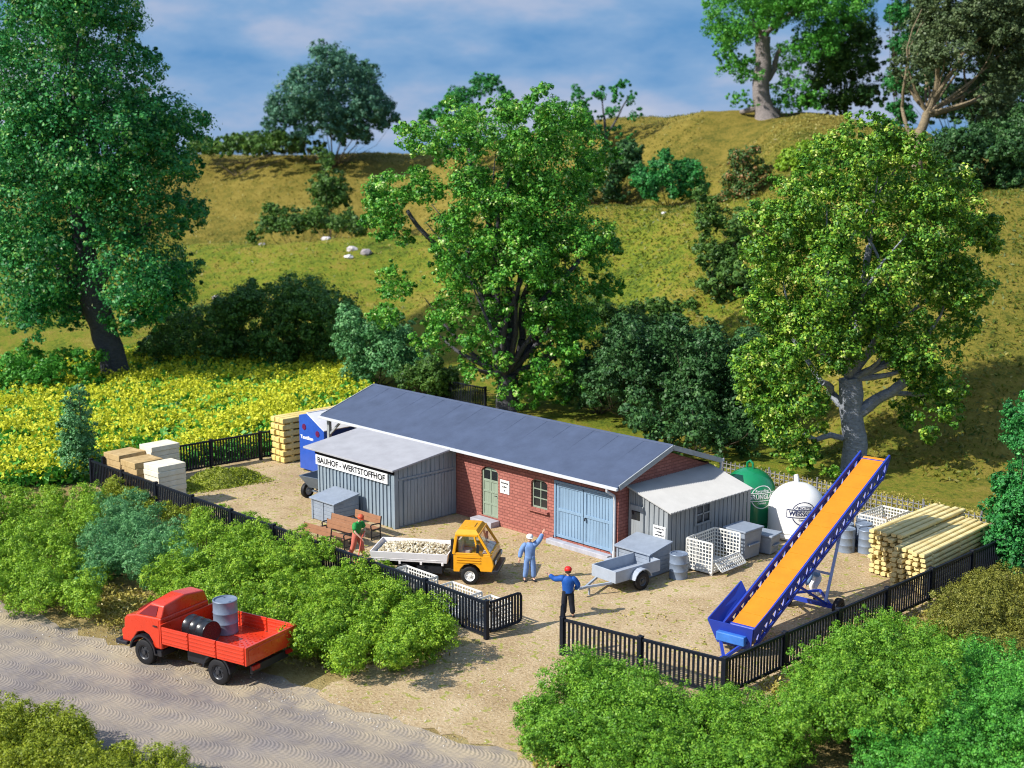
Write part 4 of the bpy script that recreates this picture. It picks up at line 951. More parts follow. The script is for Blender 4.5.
for x in (-.77, .77): wheel('wheel', tr, (x, 0, .34), .34, .2, 'x', mat('rim_grey', (.06, .065, .075), .4))

# tipping cart by the big shed
ct = empty('tipping_cart', (-15.75, -2.55, 0), R(100), 'dark grey two wheeled tipping cart peeping out left of the lettered shed', 'cart')
b = MB(); q = [(-.55, -.62), (.55, -.62), (.55, .62), (-.55, .62)]; b.add([(x * .45, y * .6, .55) for x, y in q] + [(x * 1.15, y, 1.15) for x, y in q] + [(x * 1.05, y * .92, 1.15) for x, y in q] + [(x * .4, y * .5, .6) for x, y in q], [(3, 2, 1, 0), (12, 13, 14, 15)] + [(i, (i + 1) % 4, 4 + (i + 1) % 4, 4 + i) for i in range(4)] + [(4 + i, 4 + (i + 1) % 4, 8 + (i + 1) % 4, 8 + i) for i in range(4)] + [(8 + i, 8 + (i + 1) % 4, 12 + (i + 1) % 4, 12 + i) for i in range(4)]); M_CART = mat('cart_grey', (.16, .20, .25), .5, .12, 3); b.build('tub', M_CART, ct)
b = MB(); b.bar((-.2, -.5, .5), (.2, .5, .5), .07, .07); b.bar((0, -.7, .34), (0, .7, .34), .07, .07); b.bar((-.15, 0, .5), (.9, 0, .2), .07, .07); b.build('frame', M_CART, ct)
for y in (-.72, .62):
    w_ = wheel('wheel', ct, (-.1, y, .36), .36, .2, 'y', M_GREYP, .6)
b = MB()
for y in (-.72,):
    for k in range(8):
        a0_, a1_ = R(20 + k * 20), R(20 + (k + 1) * 20); b.add([(-.1 + .43 * rr * math.cos(a), yy, .36 + .43 * rr * math.sin(a)) for yy in (y - .14, y + .14) for rr in (1, 1.1) for a in (a0_, a1_)], [(0, 1, 5, 4), (2, 6, 7, 3), (0, 2, 3, 1), (4, 5, 7, 6), (0, 4, 6, 2), (1, 3, 7, 5)])
b.build('mudguard', M_CART, ct)

# ================================================================== RED LORRY   (x forward, y left)
M_RED = mat('lorry_red', (.62, .042, .012), .30, .08, 1.5, .5, coat=.5)
def lorry_red():
    t = empty('flatbed_lorry', (-1.02, -16.1, 0), R(180 + 15), 'red flatbed lorry with low bed walls carrying two drums, parked on the road edge', 'lorry')
    W = 1.08
    # cab: cross-sections along x, each (x, half width at sill, z bottom, half width at top, z top)
    b = MB()
    side = [(2.28, .62), (2.62, .62), (2.66, .82), (2.8, 1.0), (3.05, 1.08), (3.3, 1.0), (3.44, .82), (3.48, .62), (3.98, .62), (4.0, .98), (3.88, 1.06), (3.86, 1.36), (3.76, 1.47), (3.3, 1.58), (2.28, 1.62)]
    b.prism(side, -W + .04, W - .04)
    cabb = b.build('cab', M_RED, t, bevel=.05, seg=3)
    b = MB()  # greenhouse: tapered
    zt = 2.0
    lo = [(2.28, 1.61), (3.42, 1.56)]; P = []
    yb, yt = W - .06, W - .22
    vs = [(2.28, -yb, 1.6), (3.42, -yb, 1.55), (3.42, yb, 1.55), (2.28, yb, 1.6), (2.28, -yt, zt - .02), (2.82, -yt, zt), (2.82, yt, zt), (2.28, yt, zt - .02), (2.28, 0, zt + .10), (2.84, 0, zt + .10), (3.46, 0, 1.58)]
    b.add(vs, [(0, 1, 5, 4), (2, 3, 7, 6), (3, 0, 4, 8, 7), (4, 5, 9, 8), (8, 9, 6, 7), (1, 10, 9, 5), (10, 2, 6, 9), (0, 3, 2, 10, 1)])
    gh = b.build('cab_roof', M_RED, t, bevel=.05, seg=3)
    M_TINT = mat('tinted_red_glass', (.16, .012, .012), .15, .1, 2, .6)
    for s in (-1, 1):
        y0 = lambda z: s * (yb + (yt - yb) * (z - 1.6) / (zt - 1.6) + .012)
        b = MB(); q = [(2.5, 1.64), (3.2, 1.62), (2.84, 1.92), (2.5, 1.93)]; b.add([(x, y0(z), z) for x, z in q] + [(x, y0(z) - s * .03, z) for x, z in q], [(0, 1, 2, 3), (7, 6, 5, 4), (0, 4, 5, 1), (1, 5, 6, 2), (2, 6, 7, 3), (3, 7, 4, 0)]); b.build('side_window', M_TINT, t)
        b = MB(); b.add([(x, s * (W - .028), z) for x, z in ((2.36, .68), (2.6, .68), (2.62, .84), (2.78, 1.04), (3.02, 1.12), (3.3, 1.04), (3.3, 1.5), (2.36, 1.54))] + [(x, s * (W - .05), z) for x, z in ((2.36, .68), (2.6, .68), (2.62, .84), (2.78, 1.04), (3.02, 1.12), (3.3, 1.04), (3.3, 1.5), (2.36, 1.54))], [tuple(range(8)), tuple(range(15, 7, -1))] + [(i, (i + 1) % 8, 8 + (i + 1) % 8, 8 + i) for i in range(8)])
        d_ = b.build('door', M_RED, t); h = MB(); h.bar((2.42, s * (W - .0), 1.36), (2.58, s * (W - .0), 1.36), .03, .03); h.build('handle', M_BLACK, d_)
    b = MB(); q = [(3.38, -.86, 1.66), (3.38, .86, 1.66), (2.93, .74, 1.955), (2.93, -.74, 1.955)]; b.add([(x + .03, y, z + .02) for x, y, z in q] + [(x - .02, y, z - .02) for x, y, z in q], [(0, 1, 2, 3), (7, 6, 5, 4), (0, 4, 5, 1), (1, 5, 6, 2), (2, 6, 7, 3), (3, 7, 4, 0)]); b.build('windscreen', M_TINT, t)
    b = MB(); b.box(3.985, 4.02, -.6, .6, .72, .96); b.build('radiator_grille', M_BLACK, t)
    for y in (-.85, .85):
        b = MB(); b.lathe([(.12, 0), (.12, .04), (.06, .06), (.001, .065)], 16, Matrix.Translation((3.98, y * .98, .83)) @ Matrix.Rotation(R(90), 4, 'Y')); b.build('headlight', mat('lamp_glass', (.7, .7, .68), .1), t, smooth=True)
    b = MB(); b.box(3.98, 4.2, -W - .04, W + .04, .5, .66); b.box(3.7, 4.1, W - .1, W + .05, .52, .64); b.box(3.7, 4.1, -W - .05, -W + .1, .52, .64); b.build('bumper', M_BLACK, t, bevel=.03)
    b = MB(); b.box(-1.1, 3.9, -.42, -.3, .5, .66); b.box(-1.1, 3.9, .3, .42, .5, .66); b.box(.6, 1.4, -.85, .85, .42, .72); b.bar((0, -.9, .42), (0, .9, .42), .14, .14); b.bar((3.05, -.9, .42), (3.05, .9, .42), .12, .12); b.box(2.3, 2.62, -W + .03, W - .03, .40, .58); b.box(-1.15, -1.05, -.8, .8, .5, .72); b.build('chassis', M_BLACK, t)
    # mudguards
    for xa in (0, 3.05):
        for s in (-1, 1):
            b = MB(); n = 10; r_ = .50
            for k in range(n):
                a, c = R(5 + k * 170 / n), R(5 + (k + 1) * 170 / n); y0, y1 = sorted((s * (W - .26), s * (W + .03)))
                b.add([(xa + r_ * rr * math.cos(q), y, .42 + r_ * rr * math.sin(q)) for y in (y0, y1) for rr in (1, 1.12) for q in (a, c)], [(0, 1, 5, 4), (2, 6, 7, 3), (0, 2, 3, 1), (4, 5, 7, 6), (0, 4, 6, 2), (1, 3, 7, 5)])
            b.build('mudguard', M_BLACK, t)
            wheel('wheel', t, (xa, s * (W - .14), .40), .40, .24, 'y', mat('rim_black', (.03, .032, .038), .35, .2, 4, .5), .58)
    # bed
    b = MB(); x0, x1 = -1.22, 2.22; zf = .98
    b.box(x0 + .06, x1 - .06, -W + .01, W - .01, zf - .08, zf)
    for i in range(14):
        for j in range(9): b.cbox((x0 + .25 + i * .13, -.7 + j * .17 + (i % 2) * .07, zf + .008), (.075, .03, .018), (0, 0, R(45 if (i + j) % 2 else -45)))
    b.build('bed_floor', M_RED, t)
    zt = 1.42
    for s in (-1, 1):
        for k in range(3):
            a, c = x0 + .07 + (x1 - x0 - .1) * k / 3, x0 + .03 + (x1 - x0 - .1) * (k + 1) / 3; b = MB(); y = s * (W + .02)
            b.box(a, c, *sorted((y, y + s * .05)), zf - .1, zt)
            for z in (zf - .03, zf + .09, zf + .21, zf + .33): b.box(a + .02, c - .02, *sorted((y - s * .012, y + s * .066)), z, z + .05)
            b.build('side_board', M_RED, t, bevel=.01)
    b = MB(); b.box(x0 - .01, x0 + .05, -W - .06, W + .06, zf - .12, zt); b.box(x0 - .03, x0 - .01, -W + .05, W - .05, zf - .02, zt - .1); b.build('tailboard', M_RED, t, bevel=.01)
    b = MB(); b.box(x1 - .03, x1 + .03, -W - .06, W + .06, zf - .1, zt + .05); b.build('headboard', M_RED, t, bevel=.01)
    for y in (-.75, .75):
        b = MB(); b.box(x0 - .06, x0 + .02, y - .14, y + .14, .66, .78); b.build('tail_light', mat('tail_red', (.35, .01, .01), .25), t)
    return t
lr = lorry_red()
bpy.context.view_layer.update()
MW = Matrix.Translation((-1.02, -16.1, 0)) @ Matrix.Rotation(R(195), 4, 'Z')
o = copy_tree(dp); o.location = MW @ Vector((1.0, -.42, .985)); o.scale = (1.12, 1.12, 1.12); tag(o, 'grey blue drum standing upright in the red lorry bed behind the cab', 'drum')
o = drum_proto(M_DRUMK); o.matrix_world = Matrix.Translation(MW @ Vector((.75, .55, .985 + .36))) @ Matrix.Rotation(R(195 - 8), 4, 'Z') @ Matrix.Rotation(R(90), 4, 'Y') @ Matrix.Translation((0, 0, -.1)) @ Matrix.Scale(1.05, 4); tag(o, 'black oil drum lying on its side in the red lorry bed', 'drum')

# ================================================================== YELLOW TIPPER
M_YEL = mat('tipper_yellow', (.80, .36, .012), .35, .07, 2, .5, coat=.4); M_BEDW = mat('tipper_bed_white', (.74, .70, .69), .45, .06, 3); M_SEAT = mat('seat_pale', (.75, .62, .55), .6)
def tipper():
    t = empty('tipper_truck', (-4.68, -6.45, 0), R(36), 'small tipper truck with orange yellow cab and white bed full of gravel', 'truck')
    W = .88; t.scale = (.945, .945, .96)
    b = MB(); b.prism([(1.98, .50), (2.22, .50), (2.26, .62), (2.4, .78), (2.62, .85), (2.84, .80), (3.0, .66), (3.04, .55), (3.5, .55), (3.56, .8), (3.5, 1.08), (3.42, 1.2), (1.98, 1.2)], -W, W); cab = b.build('cab', M_YEL, t, bevel=.03, seg=3)
    for s in (-1, 1):
        b = MB(); y0, y1 = sorted((s * (W + .002), s * (W + .025)))
        b.box(2.1, 3.05, y0, y1, .88, .91); b.box(2.1, 3.05, y0, y1, .98, 1.01); b.box(2.1, 3.05, y0, y1, 1.08, 1.11); b.build('door_trim', M_YEL, t)
        b = MB(); h = s * (W + .02); b.bar((2.95, h + s * .05, 1.3), (2.95, h + s * .05, 1.62), .1, .05); b.bar((2.97, s * W, 1.3), (2.95, h + s * .05, 1.34), .03, .03); b.build('mirror', M_BLACK, t)
        g_ = MB(); y = s * (W - .04); yt = s * (W - .13); g_.add([(2.1, y, 1.22), (3.18, y, 1.22), (2.84, yt, 1.88), (2.18, yt, 1.9)], [(0, 1, 2, 3)]); g_.build('side_window', MAT['glass'], t)
    b = MB()
    A = lambda s: [((1.99, s * (W - .03), 1.19), (2.1, s * (W - .1), 1.98), .11), ((3.42, s * (W - .05), 1.19), (2.92, s * (W - .13), 1.98), .10), ((2.98, s * (W - .03), 1.19), (2.78, s * (W - .1), 1.95), .07), ((1.99, s * (W - .03), 1.22), (3.42, s * (W - .04), 1.22), .07), ((2.06, s * (W - .08), 1.93), (2.92, s * (W - .11), 1.93), .09)]
    for s in (-1, 1):
        for p, q, w_ in A(s): b.bar(p, q, w_, w_)
    b.bar((3.44, -W + .05, 1.2), (3.44, W - .05, 1.2), .09, .09); b.bar((2.94, -W + .1, 1.95), (2.94, W - .1, 1.95), .1, .1); b.bar((2.02, -W + .05, 1.5), (2.02, W - .05, 1.5), .05, .65); b.bar((2.08, -W + .1, 1.93), (2.08, W - .1, 1.93), .08, .08)
    b.build('cab_pillar', M_YEL, t, bevel=.02)
    b = MB(); b.add([(x, y, z) for x, y, z in ((2.02, -W + .08, 1.97), (2.96, -W + .1, 1.97), (2.96, W - .1, 1.97), (2.02, W - .08, 1.97), (2.14, -W + .22, 2.12), (2.84, -W + .22, 2.12), (2.84, W - .22, 2.12), (2.14, W - .22, 2.12))], [(3, 2, 1, 0), (4, 5, 6, 7), (0, 1, 5, 4), (1, 2, 6, 5), (2, 3, 7, 6), (3, 0, 4, 7)]); b.box(2.3, 2.7, -.3, .3, 2.121, 2.15); b.build('cab_roof', M_YEL, t, bevel=.04, seg=3)
    b = MB(); b.add([(3.4, -W + .13, 1.25), (3.4, W - .13, 1.25), (2.96, W - .2, 1.9), (2.96, -W + .2, 1.9)], [(0, 1, 2, 3)]); b.build('windscreen', MAT['glass'], t)
    for y in (-.42, .42): b = MB(); b.box(2.12, 2.28, y - .24, y + .24, 1.1, 1.72); b.box(2.2, 2.6, y - .24, y + .24, 1.1, 1.3); b.build('seat', M_SEAT, t, bevel=.04)
    b = MB(); b.box(3.1, 3.36, -W + .1, W - .1, 1.201, 1.28); b.build('dashboard', M_SEAT, t)
    b = MB(); b.box(3.51, 3.6, -W + .12, W - .12, .8, .98); b.build('radiator_grille', M_BLACK, t, bevel=.01)
    for y in (-.66, .66): b = MB(); b.cbox((3.6, y, .89), (.05, .2, .14)); b.build('headlight', mat('lamp_glass', (.7, .7, .68), .1), t, bevel=.015)
    b = MB(); b.box(3.5, 3.72, -W - .02, W + .02, .46, .62); b.build('bumper', M_BLACK, t, bevel=.03)
    b = MB(); b.box(-1.0, 3.4, -.36, -.26, .45, .6); b.box(-1.0, 3.4, .26, .36, .45, .6); b.box(.5, 1.5, -.78, .78, .36, .66); b.bar((0, -.8, .36), (0, .8, .36), .12, .12); b.bar((2.62, -.8, .36), (2.62, .8, .36), .12, .12); b.box(-1.0, 1.8, -.6, .6, .62, .76); b.box(1.83, 1.95, -.7, .7, .55, 1.45); b.build('chassis', M_BLACK, t)
    b = MB(); b.tube([(1.9, -.6, .6), (1.9, -.6, 1.7)], .08, 10); b.build('exhaust_stack', M_BLACK, t, smooth=True)
    for x in (0, 2.62):
        for s in (-1, 1): wheel('wheel', t, (x, s * (W - .10), .36), .36, .22, 'y', mat('rim_white', (.75, .75, .74), .4), .58)
    b = MB(); tubwalls(b, -1.28, 1.72, -W - .02, W + .02, .80, 1.17, .05, .06)
    for s in (-1, 1):
        for i in range(4): b.bar((-1.0 + i * .85, s * (W + .01), .70), (-1.0 + i * .85, s * (W + .02), .82), .09, .05)
        for z in (.9, 1.02): b.bar((-1.25, s * (W + .035), z), (1.7, s * (W + .035), z), .02, .025)
    b.build('bed', M_BEDW, t, bevel=.012)
    return t
tp = tipper()
def gravel_pile(name, inv, n, size, seed, label, cat, colset):
    pass
TM = Matrix.Translation((-4.68, -6.45, 0)) @ Matrix.Rotation(R(36), 4, 'Z') @ Matrix.Diagonal((.945, .945, .96, 1))
def pebbles(pts, sizes, rng):
    base = [Vector(v) for v in ((1, 0, 0), (-1, 0, 0), (0, 1, 0), (0, -1, 0), (0, 0, 1), (0, 0, -1))]; F = np.array([(0, 2, 4), (2, 1, 4), (1, 3, 4), (3, 0, 4), (2, 0, 5), (1, 2, 5), (3, 1, 5), (0, 3, 5)])
    n = len(pts); V = np.array(base)[None] * (sizes[:, None, None] * (.55 + .6 * rng.random((n, 6, 1)))); a = rng.random(n) * 6.3; c, s = np.cos(a), np.sin(a)
    x = V[..., 0] * c[:, None] - V[..., 1] * s[:, None]; y = V[..., 0] * s[:, None] + V[..., 1] * c[:, None]; V = np.stack([x, y, V[..., 2] * .75], -1) + pts[:, None]
    f = (F[None] + np.arange(n)[:, None, None] * 6).reshape(-1, 3); me = bpy.data.meshes.new('gravel')
    me.vertices.add(6 * n); me.vertices.foreach_set('co', V.reshape(-1).astype(np.float32)); me.loops.add(len(f) * 3); me.loops.foreach_set('vertex_index', f.reshape(-1).astype(np.int32)); me.polygons.add(len(f)); me.polygons.foreach_set('loop_start', np.arange(0, len(f) * 3, 3, dtype=np.int32))
    t = me.attributes.new('tone', 'FLOAT', 'FACE'); t.data.foreach_set('value', np.repeat(rng.random(n), 8).astype(np.float32)); me.update(calc_edges=True); return me
G_TREE['stone'] = [(0, (.24, .17, .09)), (.4, (.44, .35, .23)), (.8, (.58, .52, .42)), (1, (.70, .67, .62))]
G_TREE['rubble'] = [(0, (.14, .10, .05)), (.3, (.40, .33, .20)), (.7, (.58, .52, .38)), (1, (.74, .70, .60))]
rng = np.random.default_rng(11)
def stone_mat(k): return leaf_mat('stone_' + k, G_TREE[k], .85, .15, 0.0)
n = 1500; u = rng.random((n, 2)) * np.array([2.7, 1.62]) + np.array([-1.13, -.81]); hz = 1.02 + .24 * np.clip(1 - ((u[:, 0] - .25) / 1.4) ** 2, 0, 1) * np.clip(1 - (u[:, 1] / .85) ** 2, 0, 1)
pts = np.array([TM @ Vector((a, c, z)) for (a, c), z in zip(u, hz)]) - np.array(TM.translation)
bb = MB(); nx = 14
vs = []; fs = []
for i in range(nx + 1):
    for j in range(nx + 1):
        x, y = -1.2 + 2.85 * i / nx, -.85 + 1.7 * j / nx; vs.append((TM @ Vector((x, y, 1.0 + .22 * max(0, 1 - ((x - .25) / 1.4) ** 2) * max(0, 1 - (y / .85) ** 2)))) - TM.translation)
for i in range(nx):
    for j in range(nx): q = i * (nx + 1) + j; fs.append((q, q + nx + 1, q + nx + 2, q + 1))
grt = empty('gravel_load', TM.translation, 0, 'heap of pale broken stone filling the white tipper bed', 'gravel'); grt['kind'] = 'stuff'
bb.add(vs, fs); bb.build('gravel_bed', mat('gravel_soil', (.35, .28, .17), .9, .3, 12), grt)
link('gravel', pebbles(pts, .035 + .045 * rng.random(n), rng), stone_mat('rubble'), grt)
# small spoil heap behind the tipper
n = 420; a = rng.random(n) * 6.28; r_ = .42 * rng.random(n) ** .6; pts = np.stack([r_ * np.cos(a), r_ * np.sin(a), np.maximum(.02, .26 * (1 - r_ / .44))], -1)
sp = link('spoil_heap', pebbles(pts, .035 + .04 * rng.random(n), rng), stone_mat('stone'), None, (-6.25, -7.0, 0)); tag(sp, 'small heap of earth and stones at the tail of the tipper truck', 'heap')

# ================================================================== PEOPLE
M_SKIN = mat('skin', (.62, .36, .25), .55, .06, 6)
def skinned(name, verts, radii, edges, m, parent, root=0, sub=2):
    me = bpy.data.meshes.new(name); me.from_pydata([tuple(v) for v in verts], edges, [])
    o = bpy.data.objects.new(name, me); COL.objects.link(o)
    s = o.modifiers.new('skin', 'SKIN'); s.use_smooth_shade = True; s.branch_smoothing = .4
    sv = me.skin_vertices[0].data
    for i, r_ in enumerate(radii): sv[i].radius = r_ if isinstance(r_, tuple) else (r_, r_); sv[i].use_root = (i == root)
    q = o.modifiers.new('sub', 'SUBSURF'); q.levels = sub; q.render_levels = sub
    bpy.context.view_layer.update(); dg = bpy.context.evaluated_depsgraph_get()
    nm = bpy.data.meshes.new_from_object(o.evaluated_get(dg)); bpy.data.objects.remove(o); nm.materials.clear(); nm.name = name
    for p in nm.polygons: p.use_smooth = True
    return link(name, nm, m, parent)
class Chain:
    def __init__(s): s.v = []; s.r = []; s.e = []
    def add(s, p, r, par=None):
        s.v.append(Vector(p)); s.r.append(r); i = len(s.v) - 1
        if par is not None: s.e.append((par, i))
        return i
def person(label, loc, rz, J, jacket, trousers, shoes, cap, bib=None, short=False, shirt_open=False, hair=(.05, .03, .02)):
    """J: joints in metres, facing +x, left = +y"""
    t = empty('person', loc, rz, label, 'person'); V = lambda k: Vector(J[k])
    c = Chain(); pv = c.add(V('pelvis'), (.11, .10)); sp_ = c.add(V('waist'), (.10, .09), pv); ch = c.add(V('chest') - Vector((0, 0, .06)), (.085, .075), sp_); nk = c.add(V('neck'), .055, ch)
    hd = V('head'); up = (hd - V('neck')).normalized(); face = Vector(J.get('face', (1, 0, 0))).normalized()
    h0 = c.add(hd - up * .05 + face * .012, (.065, .07), nk); h1 = c.add(hd + up * .045, (.082, .092), h0); h2 = c.add(hd + up * .115, (.06, .065), h1)
    ns = c.add(hd + face * .088 + up * .0, .014, None); c.e.append((h0, ns)); c.add(hd + face * .108 - up * .012, .012, ns)
    side = up.cross(face).normalized()
    for s in (-1, 1):
        e_ = c.add(hd + side * s * .078 + up * .02, .016, None); c.e.append((h1, e_)); c.add(hd + side * s * .092 + up * .02 - face * .012, .018, e_)
    for s in 'lr':
        hp = c.add(V('hip_' + s), .095, pv); kn = c.add(V('knee_' + s), .062, hp); an = c.add(V('ankle_' + s), .042, kn); c.add(V('toe_' + s), .032, an)
        sh = c.add(V('shoulder_' + s) - Vector((0, 0, .03)), .04, ch); el = c.add(V('elbow_' + s), .045, sh); wr = c.add(V('wrist_' + s), .03, el)
        d = (V('wrist_' + s) - V('elbow_' + s)).normalized(); lat = d.cross(Vector((.3, .2, 1))).normalized(); nrm = d.cross(lat)
        pm = c.add(V('wrist_' + s) + d * .06, (.034, .022), wr)
        for k, ln in enumerate((.075, .085, .08, .062)):
            b0 = V('wrist_' + s) + d * .095 + lat * (k - 1.5) * .02; i0 = c.add(b0, .0095, pm); i1 = c.add(b0 + d * ln * .55 + nrm * .008, .009, i0); c.add(b0 + d * ln * .9 + nrm * .025, .008, i1)
        i0 = c.add(V('wrist_' + s) + d * .05 - lat * .04, .011, pm); c.add(V('wrist_' + s) + d * .095 - lat * .062 + nrm * .012, .009, i0)
    skinned('body', c.v, c.r, c.e, M_SKIN, t)
    # trousers
    c = Chain(); pv = c.add(V('pelvis'), (.185, .17)); c.add(V('pelvis').lerp(V('waist'), .75), (.175, .16), pv)
    for s in 'lr':
        hp = c.add(V('hip_' + s), .135, pv); kn = c.add(V('knee_' + s), .105, hp); c.add(V('knee_' + s).lerp(V('ankle_' + s), .92), .095, kn)
    skinned('trousers', c.v, c.r, c.e, trousers, t)
    # torso of the garment: elliptical sections lofted from hem to collar
    shirt = jacket[1] == 'shirt'; yv = (V('shoulder_l') - V('shoulder_r')).normalized(); P_, W_, C_, N_ = V('pelvis'), V('waist'), V('chest'), V('neck'); k_ = .86 if shirt else 1.0
    secs = [(P_.lerp(W_, .35) if shirt else P_ - (W_ - P_) * .25, .185, .145), (P_.lerp(W_, .6), .195, .15), (W_, .20, .15), (W_.lerp(C_, .5), .215, .155), (C_, .235, .155), (C_.lerp(N_, .35), .235, .14), (C_.lerp(N_, .6), .19, .115), (C_.lerp(N_, .85), .10, .09), (N_, .072, .075)]
    vs = []; fs = []; n_ = 20
    for q_, (cc, wy, wx) in enumerate(secs):
        ax = (secs[min(q_ + 1, 8)][0] - secs[max(q_ - 1, 0)][0]).normalized(); xv = yv.cross(ax).normalized(); y2 = ax.cross(xv)
        for h_ in range(n_):
            a = 2 * PI * h_ / n_; rip = 1 + .03 * math.sin(a * 3 + q_ * 1.7) + .02 * math.sin(a * 5 - q_); vs.append(cc + y2 * math.cos(a) * wy * k_ * rip + xv * math.sin(a) * wx * k_ * rip)
    for q_ in range(8):
        for h_ in range(n_): fs.append((q_ * n_ + h_, q_ * n_ + (h_ + 1) % n_, (q_ + 1) * n_ + (h_ + 1) % n_, (q_ + 1) * n_ + h_))
    fs += [tuple(range(n_))]
    b = MB(); b.add(vs, fs); o_ = b.build('shirt' if shirt else 'jacket', jacket[0], t, smooth=True)
    for s in 'lr':
        c = Chain(); a = c.add(V('shoulder_' + s).lerp(V('chest'), .45), .12); a = c.add(V('shoulder_' + s), .125, a); a = c.add(V('shoulder_' + s).lerp(V('elbow_' + s), .5), .112, a); a = c.add(V('shoulder_' + s).lerp(V('elbow_' + s), .85 if short else 1), .10, a)
        if not short: a = c.add(V('elbow_' + s).lerp(V('wrist_' + s), .5), .09, a); c.add(V('elbow_' + s).lerp(V('wrist_' + s), .97), .078, a)
        skinned('sleeve', c.v, c.r, c.e, jacket[0], t)
    for s in 'lr':
        a, b_ = V('ankle_' + s), V('toe_' + s); d = (b_ - a); d.z = 0; d.normalize(); c = Chain(); z = max(.045, a.z - .045); q = Vector((a.x, a.y, z))
        i = c.add(q - d * .05, (.05, .05)); j = c.add(q + d * .08, (.052, .045), i); c.add(q + d * .2 - Vector((0, 0, .004)), (.045, .035), j); skinned('shoe', c.v, c.r, c.e, shoes, t)
    M_ = Matrix.Translation(hd + up * .055) @ face.to_track_quat('X', 'Z').to_matrix().to_4x4()
    b = MB(); b.lathe([(.122, -.01), (.128, .03), (.118, .08), (.08, .122), (.001, .14)], 20, M_, cap=False)
    if cap[1]: b.add([M_ @ Vector((.09 + .09 * math.cos(a) * (q > .5), .1 * math.sin(a) * (.7 + .3 * q), .012 - .02 * q * math.cos(a))) for q in (0, 1) for a in np.linspace(-1.3, 1.3, 9)], [(i, i + 1, 10 + i, 9 + i) for i in range(8)])
    b.build('cap', cap[0], t, smooth=True)
    b = MB(); b.lathe([(.098, -.075), (.107, -.02), (.108, .01)], 18, Matrix.Translation(-face * .02) @ M_, cap=False)
    hv = [v for v in b.v]; keep = [f for f in b.f if all((Vector(hv[i]) - hd).dot(face) < .03 for i in f)]; b.f = keep
    b.build('hair', mat('hair_%d' % int(hair[0] * 1000), hair, .6), t, smooth=True)
    b = MB()
    for s in (-1, 1): b.lathe([(.001, -.011), (.009, -.006), (.011, 0), (.009, .006), (.001, .011)], 8, Matrix.Translation(hd + face * .086 + side * s * .032 + up * .035))
    b.build('eyes', M_INK, t)
    return t
def std(**kw):
    J = dict(pelvis=(0, 0, .95), waist=(0, 0, 1.12), chest=(0, 0, 1.32), neck=(0, 0, 1.50), head=(.015, 0, 1.62))
    for s, y in (('l', 1), ('r', -1)):
        J.update({'hip_' + s: (0, .10 * y, .88), 'knee_' + s: (.02, .13 * y, .49), 'ankle_' + s: (0, .16 * y, .09), 'toe_' + s: (.15, .19 * y, .04), 'shoulder_' + s: (0, .195 * y, 1.40), 'elbow_' + s: (-.03, .29 * y, 1.13), 'wrist_' + s: (.06, .31 * y, .90)})
    J.update(kw); return J
M_BJ = mat('jacket_blue', (.015, .085, .34), .6, .15, 5, .2, .3, 18); M_DKT = mat('trouser_dark', (.016, .018, .028), .7, .2, 5, .2); M_SHOE = mat('shoe_black', (.012, .012, .014), .45); M_OVER = mat('overall_blue', (.16, .27, .52), .65, .14, 6, .2, .3, 20); M_REDC = mat('cap_red', (.62, .015, .012), .5); M_WHC = mat('cap_white', (.75, .74, .70), .6)
M_GSH = mat('shirt_green', (.02, .24, .05), .65, .3, 9, .2); M_RTR = mat('trouser_coral', (.52, .14, .10), .65, .14, 5, .2); M_ORC = mat('cap_orange', (.60, .09, .035), .5); M_WTR = mat('trouser_white', (.72, .72, .74), .65, .06, 6); M_LBS = mat('shirt_pale_blue', (.20, .34, .55), .6)
toC = lambda x, y: math.atan2(CAM.y - y, CAM.x - x)
# man in blue jacket, seen from behind, left arm stretched out
person('man seen from behind in blue jacket and red cap, stretching out his left arm', (2.62, -5.55, 0), R(133), std(shoulder_l=(.02, .2, 1.40), elbow_l=(.16, .44, 1.30), wrist_l=(.22, .66, 1.45), elbow_r=(.03, -.36, 1.15), wrist_r=(.14, -.24, .97), ankle_l=(.0, .13, .09), ankle_r=(0, -.18, .09)), (M_BJ, 'jacket'), M_DKT, M_SHOE, (M_REDC, False))
person('man in pale blue overalls and white cap, one arm raised, near blue doors', (-.98, -3.78, 0), toC(-1, -3.8) + R(5), std(elbow_l=(.05, .36, 1.58), wrist_l=(.05, .47, 1.84), elbow_r=(.0, -.33, 1.14), wrist_r=(.06, -.38, .9), ankle_l=(.02, .15, .09), ankle_r=(0, -.19, .09), hip_r=(0, -.11, .88)), (M_OVER, 'jacket'), M_OVER, M_SHOE, (M_WHC, True), hair=(.16, .09, .04))
# worker with shovel
wk = (-7.75, -6.55, 0); wrz = R(8)
person('worker in green shirt, coral trousers and orange cap holding a red shovel behind the tipper', wk, wrz, std(pelvis=(0, 0, .93), waist=(.04, 0, 1.1), chest=(.1, 0, 1.30), neck=(.16, 0, 1.46), head=(.22, 0, 1.575), face=(.9, -.3, -.35), shoulder_l=(.1, .18, 1.38), shoulder_r=(.1, -.19, 1.37), elbow_l=(.22, .24, 1.12), wrist_l=(.36, .06, .98), elbow_r=(.2, -.28, 1.1), wrist_r=(.42, -.17, .86), hip_l=(0, .09, .87), hip_r=(0, -.1, .87), knee_l=(.12, .14, .49), ankle_l=(.16, .18, .09), toe_l=(.32, .2, .04), knee_r=(-.02, -.15, .49), ankle_r=(-.2, -.2, .09), toe_r=(-.05, -.23, .04)), (M_GSH, 'shirt'), M_RTR, mat('shoe_brown', (.10, .05, .03), .5), (M_ORC, True), short=True, hair=(.2, .1, .04))
sv = empty('shovel', wk, wrz, 'red long handled shovel held by the green shirted worker', 'shovel')
